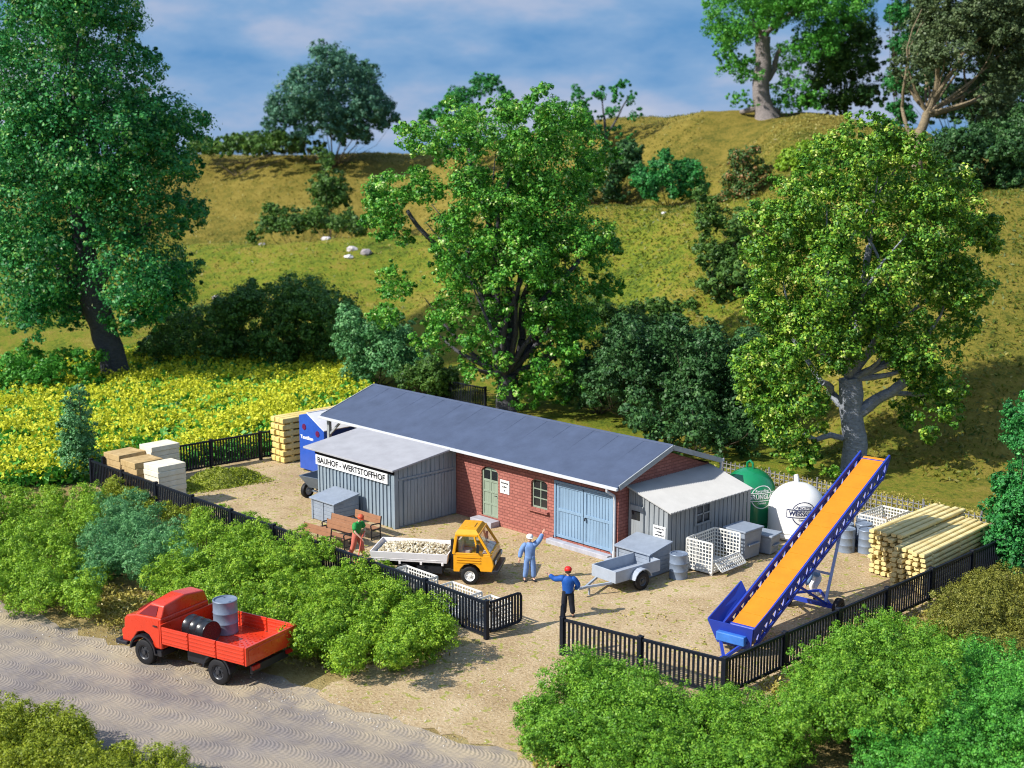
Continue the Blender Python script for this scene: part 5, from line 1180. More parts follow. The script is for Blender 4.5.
b = MB(); b.tube([(.33, .12, 1.08), (.40, -.08, .93), (.45, -.2, .82), (.68, -.62, .25)], .022, 8); b.build('handle', mat('tool_red', (.55, .09, .05), .5), sv)
b = MB(); b.bar((.67, -.60, .28), (.78, -.82, .02), .22, .03); b.build('blade', mat('tool_red', (.55, .09, .05), .5), sv, bevel=.01)
# man bending under the conveyor
person('man in white trousers and pale blue shirt bending down beneath the conveyor', (7.35, 2.2, 0), toC(7.4, 2.3) - R(62), std(pelvis=(-.12, 0, .80), waist=(.02, 0, .92), chest=(.20, 0, 1.02), neck=(.36, 0, 1.10), head=(.46, 0, 1.17), face=(.85, 0, -.5), hip_l=(-.12, .1, .74), hip_r=(-.12, -.1, .74), knee_l=(.12, .15, .44), knee_r=(.08, -.15, .44), ankle_l=(-.04, .16, .09), ankle_r=(-.06, -.17, .09), toe_l=(.12, .18, .04), toe_r=(.1, -.19, .04), shoulder_l=(.26, .18, 1.06), shoulder_r=(.26, -.18, 1.06), elbow_l=(.36, .24, .80), wrist_l=(.44, .18, .56), elbow_r=(.36, -.25, .80), wrist_r=(.46, -.2, .55)), (M_LBS, 'shirt'), M_WTR, M_SHOE, (mat('cap_blue', (.12, .22, .45), .6), True))
# ================================================================== VEGETATION
def depth(P): return (Vector(P) - CAM).dot(FWD)
def pix(P):
    d = Vector(P) - CAM; z = d.dot(FWD); return 512 + FPX * d.dot(RIGHT) / z, 384 - FPX * d.dot(UP) / z
def shrub(label, colour, base, clumps, count, lsize, seed, name='bush', cat='bush', group=None, dp=.9, copies=3, sub=.3, stems=True, flat=1.0, mat_h=None):
    base = Vector(base); base.z = float(height(base.x, base.y)) if base.z > -1 else base.z
    return bush(name, label, cat, group, colour, base, depth(base), pix(base), clumps, count, lsize, seed, dp, copies, sub, flat, stems, mat_h)
def tree(label, colour, base, clumps, count, lsize, seed, bark, trunk_px, limbs, name='tree', dp=.9, copies=3, sub=.34, twigs=True, group=None, core=.67):
    """trunk_px: list of (x, y, half-width px); limbs: list of [(x,y,half-width)...]; measured in the plane through the trunk"""
    base = Vector(base); rng = np.random.default_rng(seed); bpx = pix(base); sc = depth(base) / FPX
    root = empty(name, base, 0, label, 'tree', group)
    loc = lambda x, y: RIGHT * ((x - bpx[0]) * sc) + Vector((0, 0, (bpx[1] - y) * sc * 1.015))
    bl = px_balls(base, 0, clumps, rng, dp, copies, bpx) if False else None
    global FPX_
    bl = []
    cl2 = []
    for x, y, r in clumps:
        cl2.append((x, y, r * core))
        for i in range(5):
            a = rng.random() * 6.283; cl2.append((x + .68 * r * math.cos(a), y + .68 * r * math.sin(a), max(5, r * (.26 + .22 * rng.random()))))
    for q in px_balls(base, depth(base), cl2, rng, dp, copies, bpx): bl.append(q)
    P, Nn, sz, tn = cloud(bl, count, lsize, rng, sub=sub, cap=5.2); gz = height(P[:, 0], P[:, 1]); k_ = P[:, 2] > gz + .3
    P, Nn, sz, tn = P[k_] - np.array(base), Nn[k_], sz[k_], tn[k_]
    link('crown', leaf_mesh('crown', P, Nn, sz, tn, rng), lm(colour), root)
    b = MB(); pts = [loc(x, y) for x, y, w in trunk_px]; pts[0] = Vector((0, 0, 0)); rs = [w * sc for x, y, w in trunk_px]
    pts[0].z -= .35; q = [pts[0]]; r_ = [rs[0] * 1.25]
    for i in range(1, len(pts)):
        for t in (.33, .66, 1): q.append(pts[i - 1].lerp(pts[i], t) + Vector((rng.normal(), rng.normal(), 0)) * rs[i] * .06); r_.append(rs[i - 1] + (rs[i] - rs[i - 1]) * t)
    b.tube(q, r_, 14)
    for L in limbs:
        pp = [loc(x, y) + FLATF * (rng.normal() * .5 * i) for i, (x, y, w) in enumerate(L)]
        for i in range(len(L) - 1): limb(b, pp[i], pp[i + 1], L[i][2] * sc, L[i + 1][2] * sc, rng, .06)
    if twigs:
        top = pts[-1]
        for x, y, z, r0 in bl[:: max(1, len(bl) // 18)]:
            e = Vector((x, y, z)) - base
            if e.z < top.z + 1: continue
            s_ = min(pts[1:], key=lambda p: (p - e).length) if e.z < top.z + 1 else top
            limb(b, s_, s_.lerp(e, .85), rs[-1] * .36, .025, rng, .1)
    tk = b.build('trunk', bark, root, smooth=True)
    return root
BK_D = bark_mat('bark_dark', (.085, .085, .10)); BK_G = bark_mat('bark_grey', (.34, .37, .43)); BK_P = bark_mat('bark_pale', (.30, .26, .25)); BK_Y = bark_mat('bark_tan', (.32, .25, .15))

# --- three big trees of the yard
tL = at(118, 384)
tree('tall dark green tree with leaning dark trunk at the edge of the yellow field', 'left', tL,
     [(95, 30, 52), (52, 15, 38), (130, 25, 32), (70, -25, 55), (110, -30, 40), (30, 75, 34), (90, 95, 55), (145, 85, 30), (45, 130, 38), (120, 150, 55), (165, 130, 34), (180, 165, 28), (26, 180, 32), (65, 190, 52), (140, 205, 50), (185, 215, 24), (15, 240, 34), (55, 262, 48), (30, 300, 30), (70, 305, 28), (150, 265, 42), (165, 285, 34), (140, 310, 22), (-12, 225, 30), (200, 135, 20)],
     235000, .20, 21, BK_D, [(118, 384, 15), (114, 360, 13), (105, 325, 13), (96, 290, 14), (92, 255, 11), (90, 200, 9)], [[(98, 300, 8), (75, 268, 5), (45, 240, 3)], [(97, 290, 8), (130, 255, 5), (155, 225, 3)], [(92, 255, 7), (85, 180, 5), (95, 100, 3)], [(100, 318, 4), (70, 308, 3), (40, 300, 2)]], dp=.8, core=.86)
tC = at(508, 410)
tree('large leafy green tree with several dark stems behind the long roof', 'mid', tC,
     [(530, 118, 22), (470, 127, 28), (500, 140, 32), (440, 148, 24), (415, 147, 17), (560, 144, 32), (540, 170, 41), (585, 166, 24), (605, 164, 14), (470, 174, 28), (395, 196, 26), (380, 215, 20), (425, 196, 24), (400, 228, 24), (450, 235, 26), (500, 215, 33), (555, 215, 43), (590, 240, 30), (520, 255, 32), (480, 275, 24), (395, 285, 20), (385, 315, 17), (450, 305, 24), (565, 285, 32), (605, 285, 19), (540, 320, 28), (585, 325, 22), (495, 360, 19), (540, 370, 26), (575, 360, 22), (515, 385, 19), (555, 392, 13), (440, 335, 19), (470, 365, 14), (500, 330, 13), (500, 250, 30), (480, 325, 22), (530, 252, 34), (450, 268, 26), (470, 240, 26), (500, 290, 26), (540, 300, 28), (562, 325, 26), (430, 330, 18), (520, 200, 30), (480, 200, 28)],
     200000, .165, 22, BK_D, [(508, 410, 13), (508, 395, 11), (507, 375, 10)], [[(503, 385, 4), (494, 345, 3.5), (492, 300, 4), (470, 250, 3)], [(508, 380, 4.4), (509, 340, 4), (508, 290, 3), (505, 220, 3)], [(511, 380, 4), (523, 340, 3.5), (523, 300, 3), (545, 230, 3)], [(513, 385, 4), (534, 345, 4), (534, 305, 3.5), (580, 260, 2)], [(505, 395, 4), (540, 370, 3), (560, 350, 2)], [(492, 300, 3), (440, 250, 2.5), (410, 215, 2)], [(500, 250, 3), (480, 190, 2.5), (470, 150, 2)]], dp=.75)
tR = at(853, 472)
tree('broad yellow green tree with a stout grey trunk behind the conveyor', 'right', tR,
     [(854, 144, 22), (883, 154, 22), (831, 169, 30), (869, 189, 40), (907, 189, 30), (792, 199, 30), (773, 225, 30), (821, 220, 44), (940, 215, 30), (959, 240, 22), (897, 235, 46), (759, 265, 30), (802, 275, 46), (859, 275, 46), (916, 285, 42), (950, 285, 28), (759, 310, 28), (792, 330, 40), (840, 330, 42), (902, 335, 40), (940, 330, 26), (969, 245, 14), (759, 360, 28), (788, 385, 34), (749, 400, 18), (773, 415, 28), (826, 345, 26), (897, 350, 26), (931, 380, 30), (916, 415, 22), (940, 405, 16), (802, 425, 16), (792, 450, 18), (816, 460, 12)],
     200000, .145, 23, BK_G, [(853, 472, 13), (853, 445, 12), (850, 420, 11), (848, 395, 12), (846, 378, 11)], [[(856, 412, 7), (875, 396, 5.5), (892, 382, 5), (915, 350, 3)], [(845, 408, 5), (832, 396, 4), (815, 380, 3), (790, 340, 2)], [(847, 385, 7), (850, 330, 5), (860, 250, 3)], [(842, 438, 3), (828, 434, 3), (812, 437, 2.5), (800, 428, 1.5)], [(884, 392, 3), (905, 394, 2.5), (925, 390, 1.5)]], dp=.8, copies=2)

# --- foreground and hedge bushes
C = shrub
FG = 'bushes along the road and fence'
C('bright green foamy bush at the end of the long fence, next to the gate', 'foam', at(392, 640), [(395, 621, 36), (345, 628, 36), (425, 623, 28), (370, 593, 30), (330, 598, 30), (440, 618, 14), (360, 648, 18), (400, 648, 16)], 156110, 0.062, 31, group=FG, mat_h=1.3)
C('bright green foamy bush right above the tail of the red lorry', 'foam', at(285, 612), [(285, 588, 40), (320, 578, 36), (250, 583, 36), (310, 623, 26), (250, 558, 28), (285, 553, 26)], 132692, 0.062, 32, group=FG, mat_h=1.45)
C('yellowish green bush just above the red lorry cab', 'foam', at(205, 588), [(205, 557, 34), (240, 547, 28), (170, 567, 30), (215, 527, 22), (250, 532, 20), (185, 582, 20)], 109276, 0.062, 33, group=FG, mat_h=1.45)
C('blue green bush with fine leaves between the fence and the red lorry', 'blue', at(135, 572), [(130, 535, 34), (100, 545, 26), (160, 530, 24), (135, 512, 22), (110, 515, 18), (165, 555, 20), (95, 565, 18), (150, 565, 18)], 117081, 0.057, 34, group=FG, mat_h=1.5)
C('yellow green bush at the left picture edge beside the road', 'foam', at(50, 592), [(45, 560, 40), (10, 560, 36), (75, 570, 30), (30, 585, 24), (85, 590, 16), (-15, 565, 30)], 117081, 0.062, 35, group=FG, mat_h=1.3)
C('yellow green bush behind the left roadside bush, below the conical shrub', 'foam', at(35, 545), [(35, 520, 34), (0, 515, 34), (70, 520, 28), (-20, 525, 28), (85, 500, 16)], 101470, 0.065, 36, group=FG, mat_h=1.3)
C('low yellow green shrub peeping over the fence by the brown slabs', 'yfoam', at(150, 516), [(150, 502, 14), (125, 500, 14), (175, 512, 12), (105, 505, 12), (195, 522, 9), (110, 490, 8)], 35123, 0.062, 37, group=FG, mat_h=0.9)
C('conical dark green shrub standing in front of the yellow field', 'blue', at(82, 478), [(82, 398, 13), (80, 415, 17), (84, 435, 20), (80, 455, 22), (72, 470, 18), (95, 465, 16)], 28710, 0.101, 38, name='conical_shrub', cat='shrub')
C('yellow green bush in the bottom left corner', 'yfoam', at(30, 790), [(20, 745, 36), (60, 760, 34), (-15, 745, 30), (0, 722, 22), (60, 728, 22), (85, 775, 24)], 101470, 0.054, 39, group=FG, mat_h=1.3)
C('low yellow green bush on the bottom edge right of the corner bush', 'yfoam', at(140, 800), [(130, 768, 20), (165, 775, 18), (105, 775, 18), (185, 785, 12)], 39026, 0.050, 40, group=FG, mat_h=1.0)
C('green foamy bush right of the gateway, in front of the fence post', 'moss', at(610, 752), [(570, 703, 36), (620, 700, 40), (600, 678, 24), (545, 723, 26), (650, 723, 36), (600, 738, 26), (640, 758, 30), (560, 743, 24), (585, 668, 16)], 163915, 0.056, 41, group=FG, mat_h=1.45)
C('green bush in the middle of the bottom edge, below the fence corner', 'moss', at(730, 790), [(700, 739, 42), (745, 734, 40), (680, 709, 20), (720, 709, 24), (770, 754, 36), (690, 774, 30), (740, 779, 32)], 148303, 0.054, 42, group=FG, mat_h=1.3)
C('tall bright green bush against the side fence in the lower right', 'moss', at(850, 740), [(860, 661, 42), (900, 656, 40), (825, 681, 36), (880, 636, 24), (810, 701, 30), (860, 701, 42), (910, 691, 38), (790, 713, 24), (940, 661, 26), (840, 656, 20)], 202943, 0.054, 43, group=FG, mat_h=2.3)
C('emerald green bush in the lower right corner', 'fresh', at(960, 790), [(940, 692, 42), (985, 687, 44), (960, 657, 26), (1015, 692, 36), (905, 727, 38), (960, 737, 46), (1010, 742, 44), (890, 752, 30), (1040, 712, 36)], 202943, 0.054, 44, group=FG, mat_h=1.8)
C('olive bush outside the side fence by the plank stacks', 'olive', at(985, 640), [(985, 605, 30), (955, 615, 22), (1015, 600, 30), (990, 585, 18), (960, 630, 18), (1010, 630, 22)], 93666, 0.054, 45, group=FG, mat_h=1.3)
C('tall emerald shrub at the right picture edge beyond the planks', 'emerald', at(1015, 568), [(1005, 530, 26), (1020, 490, 30), (1005, 500, 20), (1022, 440, 24), (1015, 415, 16), (1012, 555, 22), (990, 540, 14), (1035, 520, 28), (1025, 400, 14)], 51040, 0.101, 46, group=FG)

# --- band behind the field
BG = 'bushes between the field and the hill'
C('mid green low bushes at the left edge beyond the yellow field', 'fresh', bearing(45, 83), [(20, 368, 22), (55, 366, 20), (88, 362, 16), (0, 375, 22), (30, 385, 18), (65, 386, 16), (92, 378, 12), (-10, 395, 18), (45, 398, 10)], 27540, 0.164, 51, group=BG)
C('dark green bush mass right of the tall left tree', 'thicket', bearing(215, 94), [(190, 330, 28), (225, 320, 32), (250, 305, 28), (165, 345, 22), (210, 350, 22), (245, 345, 24), (150, 352, 14)], 42840, 0.176, 52, group=BG)
C('large dark bush left of the middle tree', 'thicket', bearing(300, 93), [(280, 305, 30), (310, 300, 30), (330, 315, 28), (275, 340, 26), (310, 345, 24), (340, 345, 22), (255, 300, 16)], 45900, 0.176, 53, group=BG)
C('blue green bush tucked under the left side of the middle tree', 'blue', bearing(375, 86), [(350, 320, 18), (370, 345, 24), (395, 350, 26), (360, 365, 20), (345, 345, 16), (420, 360, 20), (385, 320, 18)], 36720, 0.152, 54, group=BG)
C('small light green bush at the right end of the yellow field', 'yfoam', bearing(305, 90.5), [(303, 362, 7), (311, 358, 6), (297, 366, 5)], 3672, 0.117, 55, group=BG)
C('olive green bush just behind the far roof slope', 'dark', bearing(430, 82), [(410, 378, 16), (430, 372, 18), (450, 378, 16), (440, 388, 14)], 18360, 0.140, 56, group=BG)
C('dark blue green bushes behind the right part of the roof', 'bdark', bearing(640, 74), [(620, 360, 30), (650, 350, 32), (600, 380, 24), (640, 390, 28), (675, 375, 26), (625, 330, 20)], 42840, 0.158, 57, group=BG)
C('dark bush mass between the middle tree and the right tree', 'bdark', bearing(715, 70), [(700, 350, 32), (725, 370, 36), (690, 390, 30), (730, 410, 30), (745, 345, 22), (700, 420, 24), (670, 330, 18)], 52020, 0.158, 58, group=BG)
C('dark bush low behind the right end of the long roof', 'bdark', bearing(700, 66.5), [(660, 425, 20), (690, 420, 24), (720, 428, 22), (745, 438, 18), (705, 440, 18), (675, 438, 16), (640, 415, 18), (755, 425, 14)], 16000, 0.170, 78, group=BG)
C('dark shrubs right of the middle tree foot, above the roof ridge', 'bdark', bearing(600, 77), [(580, 372, 18), (600, 355, 22), (622, 345, 22), (598, 392, 18), (625, 385, 20), (645, 365, 18), (575, 395, 14)], 15000, .16, 84, group=BG)
C('green wispy bush behind the middle tree at its right foot', 'dark', bearing(610, 88), [(600, 310, 18), (630, 320, 22), (615, 340, 20), (655, 330, 16)], 21420, 0.152, 59, group=BG)

# --- hill
HG = 'shrubs and trees on the hill'
C('round blue green tree on the left skyline', 'teal', on_hill(335, 166), [(335, 70, 24), (310, 95, 26), (355, 90, 26), (330, 115, 28), (375, 105, 20), (290, 110, 20), (355, 125, 22), (385, 120, 16), (300, 130, 18), (275, 125, 10)], 57800, 0.292, 61, name='round_tree', cat='tree', group=HG)
C('low green hedge along the left skyline', 'dark', on_hill(250, 172), [(200, 147, 9), (215, 146, 10), (232, 145, 11), (248, 145, 12), (264, 144, 12), (280, 143, 13), (296, 145, 10)], 26010, 0.264, 62, name='hedge', cat='hedge')
C('long uneven green shrub line left of the round skyline tree', 'dark', on_hill(240, 168), [(195, 150, 10), (210, 146, 12), (228, 149, 10), (245, 144, 13), (262, 148, 11), (280, 143, 13), (300, 147, 12), (318, 148, 10)], 9000, .3, 79, name='hedge', cat='hedge')
C('pale green shrubs on the slope between the middle tree and the dark bushes', 'dark', on_hill(650, 91), [(640, 320, 14), (658, 312, 16), (675, 322, 14), (650, 335, 12), (690, 335, 10)], 6000, .24, 80, group=HG)
C('mixed green shrub on the slope below the rusty topped shrub', 'dark', on_hill(730, 92), [(712, 280, 16), (730, 270, 16), (748, 285, 16), (720, 300, 14), (742, 305, 14), (700, 262, 10)], 8000, .24, 81, group=HG)
C('green wispy shrubs at the foot of the middle tree, left of the dark bushes', 'fresh', bearing(585, 83), [(560, 400, 12), (575, 392, 14), (592, 398, 12), (605, 388, 12), (545, 408, 8)], 5000, .22, 82, group=BG)
C('slim dark green shrub above the light green hill crest', 'dark', on_hill(330, 140), [(328, 160, 12), (338, 180, 16), (322, 185, 14), (332, 200, 16), (345, 195, 12)], 14450, 0.222, 63, group=HG)
C('low bushes in the hollow left of the middle tree', 'dark', on_hill(300, 132), [(270, 225, 14), (295, 222, 17), (320, 222, 16), (342, 222, 16), (358, 228, 12), (275, 208, 9), (255, 238, 8)], 23120, 0.222, 64, group=HG)
C('loose bright green tree showing above the middle tree', 'emerald', on_hill(470, 150), [(480, 90, 14), (455, 100, 14), (495, 85, 10), (440, 115, 12), (425, 120, 9), (470, 115, 16), (505, 100, 10)], 17340, 0.234, 65, name='bright_tree', cat='tree', group=HG)
tree('thin airy tree with bare twigs right of the middle tree top', 'emerald', on_hill(606, 142), [(580, 105, 8), (598, 95, 7), (615, 98, 8), (628, 103, 9), (588, 118, 7), (610, 115, 8), (636, 118, 7), (575, 95, 5), (622, 88, 5), (600, 130, 12), (625, 132, 12)], 7514, 0.234, 66, BK_D, [(606, 165, 2.5), (606, 140, 1.8), (604, 118, 1.2)], [[(606, 140, 1.3), (590, 115, .8), (578, 98, .5)], [(606, 135, 1.3), (620, 112, .8), (628, 98, .5)], [(604, 118, 1), (602, 96, .5)]], group=HG, twigs=False)
C('dark shrubs under the thin airy tree', 'bdark', on_hill(615, 128), [(600, 165, 18), (620, 160, 20), (590, 185, 16), (612, 185, 18), (640, 178, 14), (575, 180, 10), (630, 150, 14)], 23120, 0.222, 67, group=HG)
C('bright green rounded shrub on the hill right of the dark shrubs', 'emerald', on_hill(668, 119), [(645, 180, 16), (665, 172, 18), (690, 175, 17), (650, 192, 13), (680, 192, 14), (703, 188, 10), (665, 155, 8)], 23120, 0.199, 68, group=HG)
C('shrub with rusty brown top on the slope left of the right tree', 'rust', on_hill(740, 108), [(745, 160, 16), (755, 175, 16), (735, 180, 16), (748, 195, 18), (728, 200, 12)], 18785, 0.176, 69, group=HG)
C('tall mid green shrub below the rusty one', 'dark', on_hill(722, 97), [(710, 215, 18), (735, 225, 20), (705, 245, 16), (725, 260, 18), (745, 250, 14), (700, 195, 12), (715, 285, 12), (740, 285, 12)], 24565, 0.176, 70, group=HG)
C('light yellow green shrub near the skyline left of the right tree', 'foam', on_hill(800, 112), [(795, 160, 13), (810, 150, 12), (785, 170, 10), (820, 165, 12), (800, 175, 10)], 13005, 0.187, 71, group=HG)
tree('skyline tree with thick pale trunk and bright crown', 'fresh', on_hill(762, 137), [(715, 15, 20), (740, 0, 26), (775, 5, 30), (735, 35, 18), (760, 25, 20), (800, 15, 28), (815, 40, 20), (790, 55, 20), (720, 40, 12), (745, 70, 14), (730, 65, 10), (742, 98, 10), (790, 85, 16), (845, 15, 22), (805, 100, 14), (785, 105, 12), (830, -15, 30), (760, -25, 36), (725, 55, 10)], 127738, 0.179, 72, BK_P, [(762, 111, 11), (760, 95, 8.5), (761, 65, 8), (760, 40, 7)], [[(763, 85, 4), (774, 70, 3), (778, 50, 2)], [(756, 108, 4), (742, 112, 2)], [(766, 108, 4), (780, 112, 2)]], group=HG)
C('dark tree behind the pale trunked skyline tree', 'dark', on_hill(838, 140), [(835, 40, 26), (855, 60, 24), (825, 70, 24), (845, 90, 22), (815, 95, 16), (862, 95, 14), (860, 30, 16), (835, 105, 14)], 58956, 0.199, 73, name='dark_tree', cat='tree', group=HG)
C('narrow bright green tree between the dark tree and the grey olive tree', 'emerald', on_hill(893, 126), [(893, 20, 14), (900, 50, 14), (895, 80, 14), (902, 110, 14), (888, -10, 16), (893, 130, 12)], 31934, 0.189, 74, name='narrow_tree', cat='tree', group=HG)
tree('grey olive tree with tan forking stems at the right skyline', 'grey', on_hill(912, 100), [(930, 30, 26), (960, 20, 30), (1000, 25, 30), (910, 55, 18), (940, 60, 24), (985, 60, 26), (1015, 60, 24), (1000, 95, 22), (970, 95, 16), (905, 85, 12), (915, 10, 22), (945, -15, 34), (1000, -15, 34), (1015, 115, 12), (985, 120, 10), (895, 70, 10)], 127738, 0.169, 75, BK_Y, [(912, 160, 6), (916, 140, 5), (924, 115, 4.2)], [[(924, 115, 3.5), (930, 85, 2.5), (925, 55, 1.6)], [(922, 118, 3.2), (955, 108, 2.4), (985, 98, 1.8)], [(926, 105, 3), (945, 75, 2), (965, 45, 1.5)], [(914, 148, 2.4), (900, 110, 1.6), (898, 70, 1)], [(955, 108, 1.8), (962, 90, 1.2), (960, 70, 1)]], group=HG, copies=3)
C('dense dark trees filling the skyline behind the grey olive tree', 'bdark', on_hill(950, 132), [(900, 40, 24), (925, 80, 26), (890, 90, 18), (950, 100, 26), (985, 60, 28), (1010, 90, 28), (940, 30, 28), (980, 10, 30), (1015, 30, 30), (910, 5, 24), (870, 100, 14), (885, 60, 14)], 26000, .32, 83, name='dark_tree', cat='tree', group=HG)
C('dark green bush below the grey olive tree at the right edge', 'bdark', on_hill(985, 96), [(950, 150, 20), (975, 140, 22), (1005, 145, 24), (965, 170, 18), (995, 172, 20), (1022, 165, 20), (1020, 125, 18), (945, 172, 12)], 63869, 0.169, 76, group=HG)
C('dark skyline bushes at the far right edge behind the grey olive tree', 'bdark', on_hill(1000, 118), [(985, 90, 22), (1015, 80, 24), (1010, 120, 22), (980, 120, 18), (1035, 50, 26)], 44217, 0.189, 77, group=HG)

# --- yellow flowering field
def field():
    rng = np.random.default_rng(8); n = 11500
    poly = [(-27.4, -16.5), (-25.1, -4.5), (-24.7, 2.0), (-26.5, 6.5), (-33, 14), (-42, 21), (-46, 22), (-58, 10), (-56, -1), (-44, -9), (-36, -14)]
    X = rng.uniform(-60, -24, n * 3); Y = rng.uniform(-17, 27, n * 3); ins = np.zeros(len(X), bool); j = len(poly) - 1
    for i in range(len(poly)):
        xi, yi = poly[i]; xj, yj = poly[j]; c = ((yi > Y) != (yj > Y)) & (X < (xj - xi) * (Y - yi) / (yj - yi + 1e-12) + xi); ins ^= c; j = i
    X, Y = X[ins], Y[ins]; m = len(X); H = .55 + .5 * rng.random(m) + .25 * hnoise(X * 2, Y * 2) * .5
    def scatter(per, sx, sz, ls, zoff, up):
        P = np.repeat(np.stack([X, Y, H * zoff], -1), per, 0) + rng.normal(size=(m * per, 3)) * np.array([sx, sx, sz]); P[:, 2] = np.maximum(.04, P[:, 2])
        N = unit(rng.normal(size=P.shape) * .8 + np.array([-.1, -.35, up])); return P, N, ls * (.6 + .8 * rng.random(len(P)))
    P, N, s_ = scatter(5, .27, .22, .36, .5, .5)
    o = link('rapeseed_plants', leaf_mesh('rapeseed_plants', P, N, s_, rng.normal(.5, .2, len(P)), rng), lm('fresh')); tag(o, 'green stems and leaves of the flowering field left of the yard', 'crop', None, 'stuff')
    k = hnoise(X * 3.1 + 4, Y * 2.7) > -.55
    X, Y, H = X[k], Y[k], H[k]; m = len(X); c = np.stack([X, Y, H], -1) + rng.normal(size=(m, 3)) * .12
    per = 7; P = np.repeat(c, per, 0) + unit(rng.normal(size=(m * per, 3))) * (.26 * rng.random((m * per, 1)) ** .5); N = unit(rng.normal(size=P.shape) * .7 + np.array([0, -.2, .6]))
    o = link('rapeseed_blossom', leaf_mesh('rapeseed_blossom', P, N, .17 * (.6 + .8 * rng.random(len(P))), rng.normal(.5, .22, len(P)), rng, .8), leaf_mat('blossom', [(0, (.34, .40, .01)), (.35, (.58, .60, .035)), (.8, (.76, .74, .06)), (1, (.84, .82, .12))], .6, .2, .3))
    tag(o, 'yellow blossom covering the field left of the yard', 'blossom', None, 'stuff')
field()

# --- rough grass on the hill, dry verge, loose stones
def scatter_px(n, x0, x1, d0, d1, rng):
    d = np.sqrt(rng.random(n) * (d1 * d1 - d0 * d0) + d0 * d0); px = rng.uniform(x0, x1, n); u = (px - 512) / FPX * d
    X = CAM.x + FLATF.x * d + RIGHT.x * u; Y = CAM.y + FLATF.y * d + RIGHT.y * u; return X, Y
def hill_grass():
    rng = np.random.default_rng(12); out = []
    for n, a in ((38000, (560, 1100, 58, 128)), (26000, (120, 700, 100, 185))):
        X, Y = scatter_px(n, *a, rng); Z = height(X, Y); k = (Z > .15) ; out.append(np.stack([X, Y, Z], -1)[k])
    P = np.concatenate(out); w = np.clip(.5 + .22 * np.clip(((P[:, 0] - CAM.x) * (FLATF.x + .45 * RIGHT.x) + (P[:, 1] - CAM.y) * (FLATF.y + .45 * RIGHT.y) - 121) / 15, 0, 1) - .13 * np.clip(((P[:, 0] - CAM.x) * RIGHT.x + (P[:, 1] - CAM.y) * RIGHT.y - 14) / 10, 0, 1) + .22 * hnoise(P[:, 0] * .35, P[:, 1] * .35) + rng.normal(0, .18, len(P)), 0, 1)
    s_ = .26 * (.5 + rng.random(len(P))); P[:, 2] += s_ * .25; N = unit(rng.normal(size=P.shape) * .9 + np.array([.1, -.5, .5]))
    G_TREE['meadow'] = [(0, (.045, .085, .010)), (.4, (.10, .145, .014)), (.62, (.18, .20, .022)), (.8, (.21, .165, .03)), (1, (.34, .31, .07))]
    o = link('hill_grass', leaf_mesh('hill_grass', P, N, s_, w, rng, .35), lm('meadow')); tag(o, 'rough yellow green and brownish grass on the hill', 'grass', None, 'stuff')
hill_grass()
def dry_verge():
    rng = np.random.default_rng(13); pts = []
    def along(a, c, n, wd):
        t = rng.random(n); pts.append(np.stack([a[0] + (c[0] - a[0]) * t + rng.normal(size=n) * wd, a[1] + (c[1] - a[1]) * t + rng.normal(size=n) * wd], -1))
    along((-15, -17.2), (-3.6, -15.0), 7500, .6); along((-4, -14.6), (0.5, -12.8), 2600, .5); along((9.6, -13.6), (12, -12.6), 900, .35); along((-2, -13.2), (1.8, -11.2), 500, .4); along((11.3, 0), (14, 8), 2600, 1.0); along((11.0, -6), (11.6, 2), 700, .4); along((-4.5, 14.6), (9.5, 15.4), 3200, .8)
    c = np.concatenate(pts); c = c[np.random.default_rng(1).permutation(len(c))]
    P = np.repeat(np.concatenate([c, np.zeros((len(c), 1))], 1), 4, 0); P += rng.normal(size=P.shape) * .09; P[:, 2] = np.abs(P[:, 2]) * .9 + .02; P[:, 2] += height(P[:, 0], P[:, 1])
    N = unit(rng.normal(size=P.shape) + np.array([0, 0, .4]))
    o = link('dry_grass', leaf_mesh('dry_grass', P, N, .12 * (.5 + rng.random(len(P))), np.clip(rng.normal(.45, .22, len(P)), 0, 1), rng, .5), leaf_mat('dry_tuft', [(0, (.20, .19, .03)), (.4, (.38, .33, .07)), (.7, (.54, .45, .15)), (1, (.64, .55, .28))], .8, .1, .15)); tag(o, 'dry straw coloured tufts along the road edge and outside the fence', 'grass', None, 'stuff')
dry_verge()
def loose_stones():
    rng = np.random.default_rng(14)
    P = np.concatenate([np.stack([rng.uniform(-25, 10.2, 6500), rng.uniform(-8.5, 13, 6500), np.full(6500, .008)], -1), np.stack([rng.normal(3, 3.0, 2600), rng.normal(-11.6, 1.5, 2600), np.full(2600, .008)], -1)])
    s_ = np.concatenate([rng.uniform(-12, 10, 1600), ]); t_ = rng.normal(2.4, .5, 1600); P = np.concatenate([P, np.stack([-2 + s_ * math.cos(RA) - t_ * math.sin(RA), -19.3 + s_ * math.sin(RA) + t_ * math.cos(RA), np.full(1600, .012)], -1)])
    o = link('loose_stones', pebbles(P, .012 + .03 * rng.random(len(P)) ** 3, rng), stone_mat('stone')); tag(o, 'small loose stones scattered over the sandy yard and road edge', 'gravel', None, 'stuff')
loose_stones()
